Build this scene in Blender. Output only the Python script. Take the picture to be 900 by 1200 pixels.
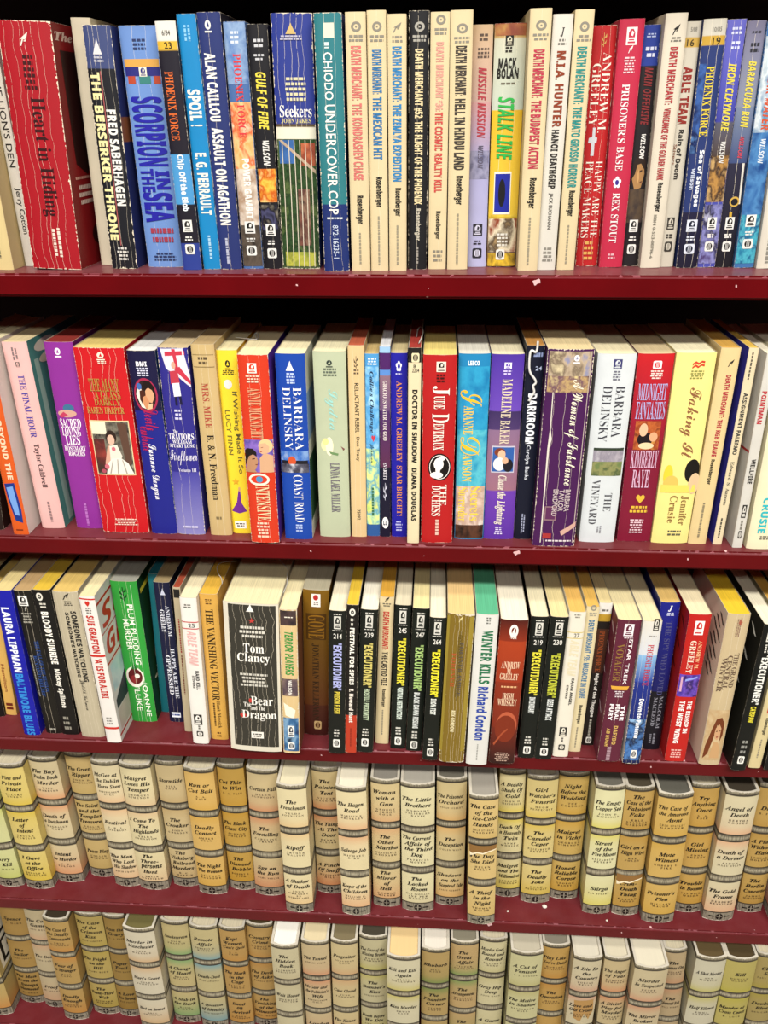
import bpy, bmesh, math, random
from mathutils import Vector, Matrix
C = bpy.context.scene.collection
S = bpy.context.scene
for o in list(bpy.data.objects): bpy.data.objects.remove(o)
# ---------------------------------------------------------------- camera, sky, lamps, exposure
# unit of the tables below: centimetres; the eye is 145 cm above the floor, x to the right, y into the bookcase
EYE = 145.0
CAM={'f': 959.74, 'D': 65.729, 'r': [0.99819, 0.0597, -0.00683], 'u': [-0.01993, 0.43615, 0.89965], 'w': [-0.05669, 0.89789, -0.43655]}
cd = bpy.data.cameras.new('camera'); cam = bpy.data.objects.new('camera', cd); C.objects.link(cam)
cd.sensor_width = 36; cd.sensor_fit = 'AUTO'; cd.lens = CAM['f'] / 1200 * 36; cd.clip_start = .02; cd.clip_end = 50
r, u, w = Vector(CAM['r']), Vector(CAM['u']), Vector(CAM['w'])
cam.matrix_world = Matrix(((r.x, u.x, -w.x, 0), (r.y, u.y, -w.y, -CAM['D'] / 100), (r.z, u.z, -w.z, EYE / 100), (0, 0, 0, 1)))
S.camera = cam
wd = bpy.data.worlds.new('world'); S.world = wd; wd.use_nodes = True
wd.node_tree.nodes['Background'].inputs[0].default_value = (1, .96, .92, 1)
wd.node_tree.nodes['Background'].inputs[1].default_value = .03
def area(name, loc, aim, sx, sy, power, col):
    l = bpy.data.lights.new(name, 'AREA'); l.shape = 'RECTANGLE'; l.size = sx; l.size_y = sy; l.energy = power; l.color = col
    o = bpy.data.objects.new(name, l); C.objects.link(o); o.location = loc
    o.rotation_euler = (Vector(aim) - Vector(loc)).to_track_quat('-Z', 'Y').to_euler()
area('ceiling_tube_or_fill', (.10, -2.09, 3.40), (.0, 0, .95), 3.6, .20, 166, (1, .965, .91))
area('ceiling_tube_or_fill', (.10, -1.13, 3.40), (.0, 0, .95), 3.6, .18, 40, (1, .965, .91))
area('ceiling_tube_or_fill', (.10, -3.40, 3.40), (.0, 0, .95), 3.6, .24, 48, (1, .965, .91))  # added fill light to lift the lower shelves, no known tube row
S.view_settings.view_transform = 'Standard'; S.view_settings.look = 'None'
S.view_settings.exposure = 0; S.view_settings.gamma = 1; S.view_settings.use_curve_mapping = False

# ---------------------------------------------------------------- node helpers
def lin(h, k=1.0):
    o = []
    for i in (0, 2, 4):
        c = int(h[i:i + 2], 16) / 255; c = c / 12.92 if c <= .04045 else ((c + .055) / 1.055) ** 2.4
        o.append(min(c * k, .92))
    return (*o, 1)
class NB:
    def __init__(s, name, rough=.45):
        s.m = bpy.data.materials.new(name); s.m.use_nodes = True; s.t = s.m.node_tree
        s.b = s.t.nodes['Principled BSDF']; s.b.inputs['Roughness'].default_value = rough; s.b.inputs['Specular IOR Level'].default_value = .3
    def n(s, typ, **k):
        n = s.t.nodes.new(typ)
        for a, v in k.items(): setattr(n, a, v)
        return n
    def put(s, sock, v):
        if hasattr(v, 'is_output'): s.t.links.new(v, sock)
        else: sock.default_value = v
    def math(s, op, a, b=0, c=0):
        n = s.n('ShaderNodeMath', operation=op)
        for i, v in enumerate((a, b, c)): s.put(n.inputs[i], v)
        return n.outputs[0]
    def mix(s, f, a, b, bt='MIX'):
        n = s.n('ShaderNodeMix', data_type='RGBA', blend_type=bt)
        s.put(n.inputs['Factor'], f); s.put(n.inputs['A'], a); s.put(n.inputs['B'], b)
        return n.outputs['Result']
    def uv(s):
        n = s.n('ShaderNodeUVMap', uv_map='uv'); x = s.n('ShaderNodeSeparateXYZ'); s.t.links.new(n.outputs[0], x.inputs[0])
        return x.outputs[0], x.outputs[1]
    def vec(s, x, y, z=0.0):
        n = s.n('ShaderNodeCombineXYZ')
        for i, v in enumerate((x, y, z)): s.put(n.inputs[i], v)
        return n.outputs[0]
    def noise(s, v, scale, detail=2, dist=0):
        n = s.n('ShaderNodeTexNoise'); s.t.links.new(v, n.inputs['Vector']); n.inputs['Scale'].default_value = scale
        n.inputs['Detail'].default_value = detail; n.inputs['Distortion'].default_value = dist
        return n.outputs['Fac']
    def ramp(s, f, stops, interp='LINEAR'):
        n = s.n('ShaderNodeValToRGB'); cr = n.color_ramp; cr.interpolation = interp; s.put(n.inputs[0], f)
        while len(cr.elements) < len(stops): cr.elements.new(.5)
        for e, (p, c) in zip(cr.elements, stops): e.position = p
        for e, (p, c) in zip(cr.elements, stops): e.position = p; e.color = c
        return n.outputs[0]
    def done(s, col):
        s.put(s.b.inputs['Base Color'], col); return s.m
CACHE = {}
def cached(f):
    def g(*a):
        k = (f.__name__,) + a
        if k not in CACHE: CACHE[k] = f(*a)
        return CACHE[k]
    return g
GAIN = (.80, .95, 1.0, .97, 1.0)      # print colour scaled row by row to offset the lamps' uneven light
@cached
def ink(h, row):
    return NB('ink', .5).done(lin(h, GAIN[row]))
@cached
def picture_ink(pal, sc, row):
    b = NB('printed_picture', .4); x, y = b.uv(); rnd = random.Random(str(pal))
    f = b.noise(b.vec(x, b.math('MULTIPLY', y, .7), rnd.uniform(0, 30)), sc * .5, 4, .25)
    n = len(pal); st = [(.30 + .4 * i / max(n - 1, 1), lin(c, GAIN[row])) for i, c in enumerate(pal)]
    return b.done(b.ramp(f, st))
@cached
def page_mat(h, row, flat):
    b = NB('paper_edges', .9); tc = b.n('ShaderNodeTexCoord'); sx = b.n('ShaderNodeSeparateXYZ'); b.t.links.new(tc.outputs['Object'], sx.inputs[0])
    f = b.noise(b.vec(sx.outputs[0], b.math('MULTIPLY', sx.outputs[1], .01), b.math('MULTIPLY', sx.outputs[2], .01)), 1700, 2)
    g = b.noise(tc.outputs['Object'], 25, 2)
    c = lin(h, 1.0); d = tuple(q * (.96 if flat else .8) for q in c[:3]) + (1,)
    col = b.ramp(f, [(.36, d), (.6, c)])
    return b.done(b.mix(b.math('MULTIPLY', g, .35), col, tuple(q * .8 for q in c[:3]) + (1,)))
def cover_mat(name, base, bands, cr, chip, w, h, row, seed, panel=None):
    """printed card: colour bands along the height, pale crease lines along the spine, rubbed edges"""
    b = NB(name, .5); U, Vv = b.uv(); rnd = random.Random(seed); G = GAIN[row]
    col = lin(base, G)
    if bands:
        st = []; e = .0008; cur = []
        for bd in bands: cur.append((bd[0], bd[1], lin(bd[2], G), lin(bd[3] if len(bd) > 3 else bd[2], G)))
        cur.sort(); p = 0; st.append((0, col)); 
        for a, z, c1, c2 in cur:
            a = max(a, p)
            if z <= a + 2 * e: continue
            if a > p + 2 * e: st.append((a - e, col))
            st += [(a, c1), (min(z, 1) - e, c2)]; p = z
            if z < 1: st.append((z, col))
        out = [st[0]]
        for q in st[1:]:
            if q[0] > out[-1][0]: out.append(q)
            else: out[-1] = (out[-1][0], q[1])
        col = b.ramp(Vv, out)
    if panel:
        pu, pv, pc = panel; inside = b.math('MULTIPLY', b.math('COMPARE', U, sum(pu) / 2, (pu[1] - pu[0]) / 2), b.math('COMPARE', Vv, sum(pv) / 2, (pv[1] - pv[0]) / 2))
        col = b.mix(inside, col, lin(pc, G))
    flat = b.vec(b.math('MULTIPLY', U, w), b.math('MULTIPLY', Vv, h), seed * 3.7 % 50)
    n1 = b.noise(flat, .7, 3); n2 = b.noise(flat, 4.5, 4)
    col = b.mix(b.math('MULTIPLY', n1, .13), col, (.02, .018, .015, 1))
    if cr or chip:
        worn = lin('d8cdb6')
        mask = None
        if cr:
            long = b.vec(b.math('MULTIPLY', U, .6), b.math('MULTIPLY', Vv, h * .35), seed * 1.3 % 40)
            wob = b.math('MULTIPLY_ADD', b.noise(long, 1.0, 4), .24, b.math('SUBTRACT', U, .12)); br = b.math('MULTIPLY', b.math('GREATER_THAN', n2, .37), .75)
            for i in range(cr):
                ui = (i + 1) / (cr + 1) + rnd.uniform(-.06, .06)
                q = b.math('COMPARE', wob, ui, rnd.uniform(.007, .019) / (w + 1))
                mask = q if mask is None else b.math('MAXIMUM', mask, q)
            mask = b.math('MULTIPLY', mask, br)
        if chip:
            du = b.math('MULTIPLY', b.math('MINIMUM', U, b.math('SUBTRACT', 1, U)), w); dv = b.math('MULTIPLY', b.math('MINIMUM', Vv, b.math('SUBTRACT', 1, Vv)), h)
            q = b.math('LESS_THAN', b.math('MINIMUM', du, dv), b.math('MULTIPLY', b.math('MULTIPLY', b.math('SUBTRACT', n2, .42), b.math('SUBTRACT', n1, .3)), chip * 24))
            mask = q if mask is None else b.math('MAXIMUM', mask, q)
        col = b.mix(mask, col, worn)
    return b.done(col)
def jacket_mat(paper, tint, row, seed, h):
    """jacket print of the three-in-one hardcovers: three tinted title panels between ribbed grey bands"""
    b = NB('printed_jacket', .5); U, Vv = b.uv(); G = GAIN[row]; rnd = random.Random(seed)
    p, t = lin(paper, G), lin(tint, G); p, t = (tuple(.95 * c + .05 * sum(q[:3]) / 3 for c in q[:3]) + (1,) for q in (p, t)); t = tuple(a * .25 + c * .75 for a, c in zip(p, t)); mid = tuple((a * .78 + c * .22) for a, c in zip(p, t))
    ink_, lt = (.018, .016, .013, 1), lin('b0a890', G); dk = lin('625a4a', G)
    st = [(0, lt), (.022, dk), (.0235, ink_), (.031, ink_), (.0325, p), (.15, p), (.25, mid), (.311, t), (.3125, ink_), (.320, ink_), (.322, dk), (.341, lt), (.357, dk), (.359, ink_), (.3675, ink_), (.369, t), (.43, mid), (.52, p),
          (.625, p), (.6265, ink_), (.634, ink_), (.636, dk), (.657, lt), (.676, dk), (.678, ink_), (.687, ink_), (.689, p), (.80, mid), (.926, t), (.927, ink_), (.936, ink_), (.938, lin('8f8878', G))]
    col = b.ramp(Vv, st)
    z, o = (0, 0, 0, 1), (1, 1, 1, 1)
    msk = b.ramp(Vv, [(0, o), (.03, z), (.315, o), (.367, z), (.63, o), (.687, z), (.931, o)], 'CONSTANT')
    hat = b.noise(b.vec(b.math('MULTIPLY', U, 26), b.math('MULTIPLY', Vv, 14), seed % 37), 1.0, 2)
    col = b.mix(b.math('MULTIPLY', msk, b.math('MULTIPLY', b.math('GREATER_THAN', hat, .52), .5)), col, (.04, .038, .033, 1))
    flat = b.vec(b.math('MULTIPLY', U, 3.3), b.math('MULTIPLY', Vv, h), seed * 2.9 % 50)
    col = b.mix(b.math('MULTIPLY', b.noise(flat, .5, 3), .16), col, lin('7a6848'))
    n2 = b.noise(flat, 2.6, 3); dv = b.math('MULTIPLY', b.math('MINIMUM', Vv, b.math('SUBTRACT', 1, Vv)), h)
    col = b.mix(b.math('LESS_THAN', dv, b.math('MULTIPLY', b.math('SUBTRACT', n2, .4), .5)), col, lin('d8d0be', min(G, 1.1)))
    return b.done(col)
def paint():
    b = NB('dark_red_paint', .34); b.b.inputs['Specular IOR Level'].default_value = .14
    b.b.inputs['Sheen Weight'].default_value = .12; b.b.inputs['Sheen Roughness'].default_value = .45; b.b.inputs['Sheen Tint'].default_value = (1, .75, .8, 1)
    tc = b.n('ShaderNodeTexCoord'); P = tc.outputs['Object']; sx = b.n('ShaderNodeSeparateXYZ'); b.t.links.new(P, sx.inputs[0])
    col = b.ramp(b.noise(P, 14, 4), [(.3, lin('500105')), (.7, lin('5c0207'))])
    ge = b.n('ShaderNodeNewGeometry'); sn = b.n('ShaderNodeSeparateXYZ'); b.t.links.new(ge.outputs['Normal'], sn.inputs[0])
    top_tint = b.math('MULTIPLY', b.math('GREATER_THAN', sn.outputs[2], .6), b.math('MULTIPLY_ADD', b.noise(P, 45, 4), .13, .01))   # upward faces mixed unevenly towards a paler pink
    col = b.mix(top_tint, col, lin('b88088'))
    edge = b.math('MULTIPLY', b.math('LESS_THAN', sx.outputs[1], .0022), b.math('GREATER_THAN', sx.outputs[2], -.0016))
    n = b.noise(P, 120, 3); big = b.noise(P, 22, 2)
    col = b.mix(b.math('MULTIPLY', edge, b.math('GREATER_THAN', n, .58)), col, lin('94545c'))
    col = b.mix(b.math('MULTIPLY', b.math('LESS_THAN', sx.outputs[1], .006), b.math('GREATER_THAN', b.noise(P, 70, 2), .71)), col, lin('d0a8a8'))
    bump = b.n('ShaderNodeBump'); bump.inputs['Strength'].default_value = .12; bump.inputs['Distance'].default_value = .002
    b.t.links.new(b.noise(P, 60, 4), bump.inputs['Height']); b.t.links.new(bump.outputs[0], b.b.inputs['Normal'])
    return b.done(col)

# ---------------------------------------------------------------- object helpers (tables in cm)
def mesh_obj(name, me, parent=None):
    o = bpy.data.objects.new(name, me); C.objects.link(o)
    if parent: o.parent = parent
    return o
def tag(o, label, cat, group=None):
    o['label'] = label; o['category'] = cat
    if group: o['group'] = group
def box_mesh(name, x0, x1, y0, y1, z0, z1, mat, bev=.0):
    bm = bmesh.new(); bmesh.ops.create_cube(bm, size=1)
    for v in bm.verts: v.co = Vector((x0 + (v.co.x + .5) * (x1 - x0), y0 + (v.co.y + .5) * (y1 - y0), z0 + (v.co.z + .5) * (z1 - z0))) / 100
    if bev: bmesh.ops.bevel(bm, geom=list(bm.edges), offset=bev / 100, segments=3, affect='EDGES')
    me = bpy.data.meshes.new(name); bm.to_mesh(me); bm.free(); me.materials.append(mat); return me

# ---------------------------------------------------------------- the bookcase
LEVEL = (-11.3, -35.3, -59.7, -84.87, -109.6)      # tops of the boards, from the eye
case = bpy.data.objects.new('bookcase', None); C.objects.link(case); case.location = (0, 0, (EYE - 118) / 100)
tag(case, 'dark red painted wooden bookcase holding five rows of books', 'bookcase')
red = paint()
for zt in (13.0,) + LEVEL:
    me = box_mesh('shelf_board', -74, 58, 0, 22, -1.85, 0, red, .22)
    o = mesh_obj('shelf_board', me, case); o.location = (0, 0, (zt + 118) / 100)
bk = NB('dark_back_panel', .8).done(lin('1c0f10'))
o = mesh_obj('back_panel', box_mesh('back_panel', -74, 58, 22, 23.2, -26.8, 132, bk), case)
o = mesh_obj('plinth', box_mesh('plinth', -74, 58, 1.5, 3.5, -26.9, 6.55, red, .1), case)
fb = NB('worn_vinyl_floor', .5); tc = fb.n('ShaderNodeTexCoord')
fm = fb.done(fb.ramp(fb.noise(tc.outputs['Object'], 9, 5), [(.3, lin('9a9284')), (.7, lin('b4ab9a'))]))
fl = mesh_obj('floor', box_mesh('floor', -300, 300, -420, 60, -4, 0, fm)); fl['kind'] = 'structure'
wl = mesh_obj('wall_back', box_mesh('wall_back', -300, 300, 26, 34, 0, 345, NB('painted_wall', .8).done(lin('b8b0a0')))); wl['kind'] = 'structure'

# ---------------------------------------------------------------- writing
STY = {'b': (0x1D5D4, 0x1D5EE, 0x1D7EC), 'r': (0x1D400, 0x1D41A, 0x1D7CE), 'i': (0x1D468, 0x1D482, None), 'c': (0x1D4D0, 0x1D4EA, None), 'I': (0x1D63C, 0x1D656, None), 'n': (0x1D400, 0x1D41A, 0x1D7CE)}
WEIGHT = {'b': .024, 'I': .01, 'n': -.014, 's': .01, 'i': .016}
def styled(s, st):
    if st not in STY: return s
    a, b, d = STY[st]
    return ''.join(chr(a + ord(c) - 65) if 'A' <= c <= 'Z' else chr(b + ord(c) - 97) if 'a' <= c <= 'z' else chr(d + ord(c) - 48) if d and c.isdigit() else c for c in s)
GLYPH = {}
def make_glyphs(keys):
    """all letters needed are set once, one to a line with a bar behind each that gives its advance; words are then composed from them"""
    base = {}
    for wt in sorted({WEIGHT.get(st, 0) for s, st in keys}):
        chars = sorted({(c, st) for s, st in keys for c in s if c != ' ' and WEIGHT.get(st, 0) == wt})
        cu = bpy.data.curves.new('w', 'FONT'); cu.size = 1; cu.resolution_u = 3; cu.space_line = 2; cu.offset = wt
        cu.body = '\n'.join(styled(c, st) + '|' for c, st in chars)
        ob = bpy.data.objects.new('w', cu); C.objects.link(ob); bpy.context.view_layer.update()
        ev = ob.evaluated_get(bpy.context.evaluated_depsgraph_get()); me = ev.to_mesh()
        vs = [(v.co.x, v.co.y) for v in me.vertices]; lines = {}
        for p in me.polygons:
            i = round((.25 - sum(vs[k][1] for k in p.vertices) / len(p.vertices)) / 2); lines.setdefault(i, []).append(tuple(p.vertices))
        for i, key in enumerate(chars):
            fs = lines.get(i, []); mx = max(vs[k][0] for f in fs for k in f)
            base[key] = ([tuple((vs[k][0], vs[k][1] + i * 2) for k in f) for f in fs if min(vs[k][0] for k in f) < mx - .13], mx - .165)
        ev.to_mesh_clear(); bpy.data.objects.remove(ob); bpy.data.curves.remove(cu)
    for s, st in keys:
        pv, pf, x = [], [], 0.0
        for c in s:
            if c == ' ': x += .3; continue
            polys, adv = base[(c, st)]; idx = {}
            for f in polys:
                q = []
                for px, py in f:
                    if (px, py) not in idx: idx[(px, py)] = len(pv); pv.append((px + x, py))
                    q.append(idx[(px, py)])
                pf.append(tuple(q))
            x += adv
        x0, x1 = min(v[0] for v in pv), max(v[0] for v in pv); y0, y1 = min(v[1] for v in pv), max(v[1] for v in pv)
        GLYPH[(s, st)] = ([((a - x0) / (x1 - x0), (b - y0) / (y1 - y0)) for a, b in pv], pf, (x1 - x0) / .72)

def circ(cx, cy, rx, ry, n=20): return [(cx + rx * math.cos(2 * math.pi * i / n), cy + ry * math.sin(2 * math.pi * i / n)) for i in range(n)]
def emblem(kind):
    """outline pieces in a unit square, y up: [(points, colour 0 or 1)]"""
    if kind == 'ring':
        a, b = circ(.5, .5, .5, .5), circ(.5, .5, .27, .27); n = 20
        return [([a[i], a[(i + 1) % n], b[(i + 1) % n], b[i]], 0) for i in range(n)] + [(circ(.5, .5, .1, .1, 8), 0)]
    if kind == 'badge': return [([(0, 0), (1, 0), (1, 1), (0, 1)], 0), ([(.2, .42), (.8, .42), (.8, .7), (.62, .9), (.38, .9), (.2, .7)], 1), ([(.15, .1), (.85, .1), (.85, .2), (.15, .2)], 1), ([(.25, .26), (.75, .26), (.75, .33), (.25, .33)], 1), ([(.42, .55), (.6, .5), (.7, .7), (.5, .82)], 0)]
    if kind == 'globe': return [([(.1, 0), (.9, 0), (1, .12), (1, .88), (.9, 1), (.1, 1), (0, .88), (0, .12)], 0), (circ(.5, .5, .34, .36), 1), ([(.36, .22), (.41, .22), (.41, .78), (.36, .78)], 0), ([(.48, .16), (.53, .16), (.53, .84), (.48, .84)], 0), ([(.6, .22), (.65, .22), (.65, .78), (.6, .78)], 0)]
    if kind == 'avon': return [(circ(.5, .62, .42, .38), 0), ([(.3, .45), (.7, .45), (.55, .9)], 1), ([(.0, .0), (1, .0), (1, .14), (0, .14)], 0)]
    if kind == 'peak': return [([(0, 0), (1, 0), (.62, .75), (.55, 1), (.4, .7)], 0)]
    if kind == 'bird': return [([(.1, .5), (.95, 1), (.75, .55), (.55, .45)], 0), ([(.0, .0), (.15, 0), (.5, .62), (.38, .66)], 0), ([(.4, .35), (.75, .5), (.6, .3)], 0)]
    if kind == 'leaf': return [([(.45, 0), (.55, 0), (.55, 1), (.45, 1)], 0), ([(.5, .6), (.9, .95), (.95, .7)], 0), ([(.5, .4), (.05, .8), (.1, .5)], 0), ([(.5, .2), (.95, .5), (.85, .25)], 0), ([(.5, .1), (.1, .35), (.1, .15)], 0)]
    if kind == 'star': return [([(.5 + .5 * (1 if i % 2 == 0 else .42) * math.sin(i * math.pi / 5), .5 + .5 * (1 if i % 2 == 0 else .42) * math.cos(i * math.pi / 5)) for i in range(9, -1, -1)], 0)]
    if kind == 'heart': return [([(.5, 0), (.95, .5), (1, .75), (.78, 1), (.5, .8), (.22, 1), (0, .75), (.05, .5)], 0)]
    if kind == 'flower': return [(circ(.5 + .3 * math.cos(a), .5 + .3 * math.sin(a), .2, .2, 10), 0) for a in (.3, 1.56, 2.8, 4.1, 5.3)] + [(circ(.5, .5, .22, .22, 12), 1)]
    if kind == 'wave': return [([(.0, d), (.25, d + .3), (.5, d + .1), (.75, d + .4), (1, d + .3), (1, d + .55), (.75, d + .62), (.5, d + .35), (.25, d + .55), (0, d + .25)], 0) for d in (0, .4)]
    if kind == 'wheel': return [(circ(.5, .5, .17, .62), 0), ([(.47, .0), (.53, .0), (.53, 1), (.47, 1)], 1), ([(.36, .45), (.64, .45), (.64, .56), (.36, .56)], 1), ([(.0, .4), (.27, .44), (.27, .62), (0, .66)], 0), ([(.73, .44), (1, .4), (1, .66), (.73, .62)], 0)]
    return []

class Print:
    """what is printed on one spine, one mesh per kind of print, laid on the curved spine face"""
    def __init__(s, place, w, h, row, seed): s.place, s.w, s.h, s.row, s.k, s.rnd, s.lay, s.box = place, w, h, row, {}, random.Random(seed), 0, []
    def group(s, name, a, b, c, d):
        """prints of a kind that stand apart on the spine are parts of their own"""
        for g in s.box:
            if g[0] == name and max(g[2] - b, a - g[3], 0) < .8 and max(g[4] - d, c - g[5], 0) < 1.3:
                g[2:] = [min(g[2], a), max(g[3], b), min(g[4], c), max(g[5], d)]; return (name, g[1])
        s.box.append([name, len(s.box), a, b, c, d]); return (name, len(s.box) - 1)
    def poly(s, role, pts, mat):
        bm, mats, uvl = s.k.setdefault(role, (bmesh.new(), [], None))
        if mat not in mats: mats.append(mat)
        try: f = bm.faces.new([bm.verts.new((u, v, s.lay)) for u, v in pts]); f.material_index = mats.index(mat)
        except ValueError: pass
    def tris(s, role, vs, fs, mat):
        bm, mats, uvl = s.k.setdefault(role, (bmesh.new(), [], None))
        if mat not in mats: mats.append(mat)
        bv = [bm.verts.new((u, v, s.lay)) for u, v in vs]
        for f in fs:
            try: q = bm.faces.new([bv[i] for i in f]); q.material_index = mats.index(mat)
            except ValueError: pass
    def bars(s, role, mat, u0, u1, v0, v1, n, vert):
        for i in range(n):
            a, b = (u0, u1) if vert else (v0, v1)
            p = (b - a) / n; c0 = a + (i + .18) * p; c1 = a + (i + .75) * p
            x, e = (v0, v1) if vert else (u0, u1)
            L = s.h if vert else s.w
            if n > 1: k = s.rnd.uniform(0, .14) * (e - x); x, e = x + k, e - k
            while x < e - .001:
                d = min(s.rnd.uniform(.12, .34) / L, e - x)
                s.poly(role, [(c0, x + d), (c1, x + d), (c1, x), (c0, x)] if vert else [(x, c1), (x + d, c1), (x + d, c0), (x, c0)], mat); x += d + .07 / L
    def item(s, it):
        s.lay += 1; kind, rname, txt, c, u0, u1, v0, v1 = (tuple(it) + (0,) * 4)[:8]; ex = it[8] if len(it) > 8 else 0; R = s.row
        if kind == 'Q': u0, u1, v0, v1 = min(q[0] for q in txt), max(q[0] for q in txt), min(q[1] for q in txt), max(q[1] for q in txt)
        role = s.group(rname, u0 * s.w, u1 * s.w, v0 * s.h, v1 * s.h)
        if kind in 'VH':
            vs, fs, asp = GLYPH[(txt, ex)]
            pts = [(u0 + y * (u1 - u0), v0 + x * (v1 - v0)) for x, y in vs] if kind == 'V' else [(u0 + x * (u1 - u0), v1 - y * (v1 - v0)) for x, y in vs]
            s.tris(role, pts, fs, ink(c, R))
        elif kind == 'MV': s.bars(role, ink(c, R), u0, u1, v0, v1, ex, True)
        elif kind == 'MH': s.bars(role, ink(c, R), u0, u1, v0, v1, ex, False)
        elif kind == 'I':
            last = 0
            for pts, ci in emblem(txt):
                if ci != last: s.lay += 1; last = ci
                if ci == 0 or c[1]: s.poly(role, [(u0 + x * (u1 - u0), v1 - y * (v1 - v0)) for x, y in pts], ink(c[ci], R))
        elif kind == 'P': s.poly(role, [(u0, v1), (u1, v1), (u1, v0), (u0, v0)], picture_ink(tuple(c), ex, R))
        elif kind == 'R': s.poly(role, [(u0, v1), (u1, v1), (u1, v0), (u0, v0)], ink(c, R))
        elif kind == 'E': s.poly(role, [(x, v0 + v1 - y) for x, y in circ((u0 + u1) / 2, (v0 + v1) / 2, (u1 - u0) / 2, (v1 - v0) / 2, 22)], ink(c, R))
        elif kind == 'Q':
            a = sum(p[0] * q[1] - q[0] * p[1] for p, q in zip(txt, txt[1:] + txt[:1]))
            s.poly(role, txt[::-1] if a > 0 else txt, ink(c, R))
    def build(s, root):
        for (role, _n), (bm, mats, _) in s.k.items():
            us = [v.co.x for v in bm.verts]; lo, hi = min(us), max(us)
            for cut in (.1, .2, .3, .4, .5, .6, .7, .8, .9):
                if lo < cut < hi: bmesh.ops.bisect_plane(bm, geom=list(bm.verts) + list(bm.edges) + list(bm.faces), plane_co=(cut, 0, 0), plane_no=(1, 0, 0))
            uv = bm.loops.layers.uv.new('uv')
            for f in bm.faces:
                for l in f.loops: l[uv].uv = (l.vert.co.x * s.w, (1 - l.vert.co.y) * s.h)
            for v in bm.verts:
                u, t, k = v.co
                v.co = Vector((*s.place(u, .012 + .0025 * k), (1 - t) * s.h)) / 100
            me = bpy.data.meshes.new(role); bm.to_mesh(me); bm.free()
            for m in mats: me.materials.append(m)
            mesh_obj(role, me, root)

def shell(name, w, h, dep, t, ts, arc, mats, hard):
    """wrap-round cover: two boards and a curved spine, open at the fore edge"""
    bm = bmesh.new(); uv = bm.loops.layers.uv.new('uv'); n = 12
    us = [.5 - .5 * math.cos(math.pi * i / n) for i in range(n + 1)]
    outer = [((u - .5) * w, arc(u)) for u in us]
    inner = [((u - .5) * (w - 2 * t), arc(u) + ts) for u in us]
    def face(pts, uvs, mi, sm=False):
        f = bm.faces.new([bm.verts.new(Vector(p) / 100) for p in pts]); f.material_index = mi; f.smooth = sm
        for l, q in zip(f.loops, uvs): l[uv].uv = q
    def wall(a, b, ua, ub, mi, sm=False): face([(*a, 0), (*b, 0), (*b, h), (*a, h)], [(ua, 1), (ub, 1), (ub, 0), (ua, 0)], mi, sm)
    vb = [[bm.verts.new(Vector((x, y, z)) / 100) for x, y in outer] for z in (0, h)]
    for i in range(n):
        f = bm.faces.new([vb[0][i], vb[0][i + 1], vb[1][i + 1], vb[1][i]]); f.smooth = True
        for l, q in zip(f.loops, [(us[i], 1), (us[i + 1], 1), (us[i + 1], 0), (us[i], 0)]): l[uv].uv = q
    k = dep / w if hard else 1.0
    wall((w / 2, 0), (w / 2, dep), 1 if hard else 0, 1 + k if hard else 1, 0 if hard else 1)
    wall((-w / 2, dep), (-w / 2, 0), -k if hard else 1, 0, 0 if hard else 2)
    wall((w / 2 - t, dep), (w / 2 - t, inner[-1][1]), 0, 1, 3); wall((-w / 2 + t, inner[0][1]), (-w / 2 + t, dep), 0, 1, 3)
    for i in range(n): wall(inner[i + 1], inner[i], 0, 1, 3)
    wall((w / 2, dep), (w / 2 - t, dep), 0, 1, 3); wall((-w / 2 + t, dep), (-w / 2, dep), 0, 1, 3)
    O = [(-w / 2, dep)] + outer + [(w / 2, dep)]; N = [(-w / 2 + t, dep)] + inner + [(w / 2 - t, dep)]
    for z, fl in ((h, 0), (0, 1)):
        for a, b, c, d in zip(O, O[1:], N[1:], N):
            p = [(*a, z), (*b, z), (*c, z), (*d, z)]
            face(p[::-1] if fl else p, [(0, 0)] * 4, 3)
    me = bpy.data.meshes.new(name); bm.to_mesh(me); bm.free()
    for m in mats: me.materials.append(m)
    return me
def block(w, h0, h1, dep, t, ts, arc, mat):
    n = 8; pts = [((i / n - .5) * (w - 2 * t) * .995, arc(i / n) + ts + .01) for i in range(n + 1)] + [((w / 2 - t) * .995, dep), (-(w / 2 - t) * .995, dep)]
    bm = bmesh.new(); a = [bm.verts.new(Vector((x, y, h0)) / 100) for x, y in pts]; b = [bm.verts.new(Vector((x, y, h1)) / 100) for x, y in pts]
    bm.faces.new(a[::-1]); bm.faces.new(b)
    for i in range(len(pts)): j = (i + 1) % len(pts); bm.faces.new([a[i], a[j], b[j], b[i]])
    me = bpy.data.meshes.new('pages'); bm.to_mesh(me); bm.free(); me.materials.append(mat); return me

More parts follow.
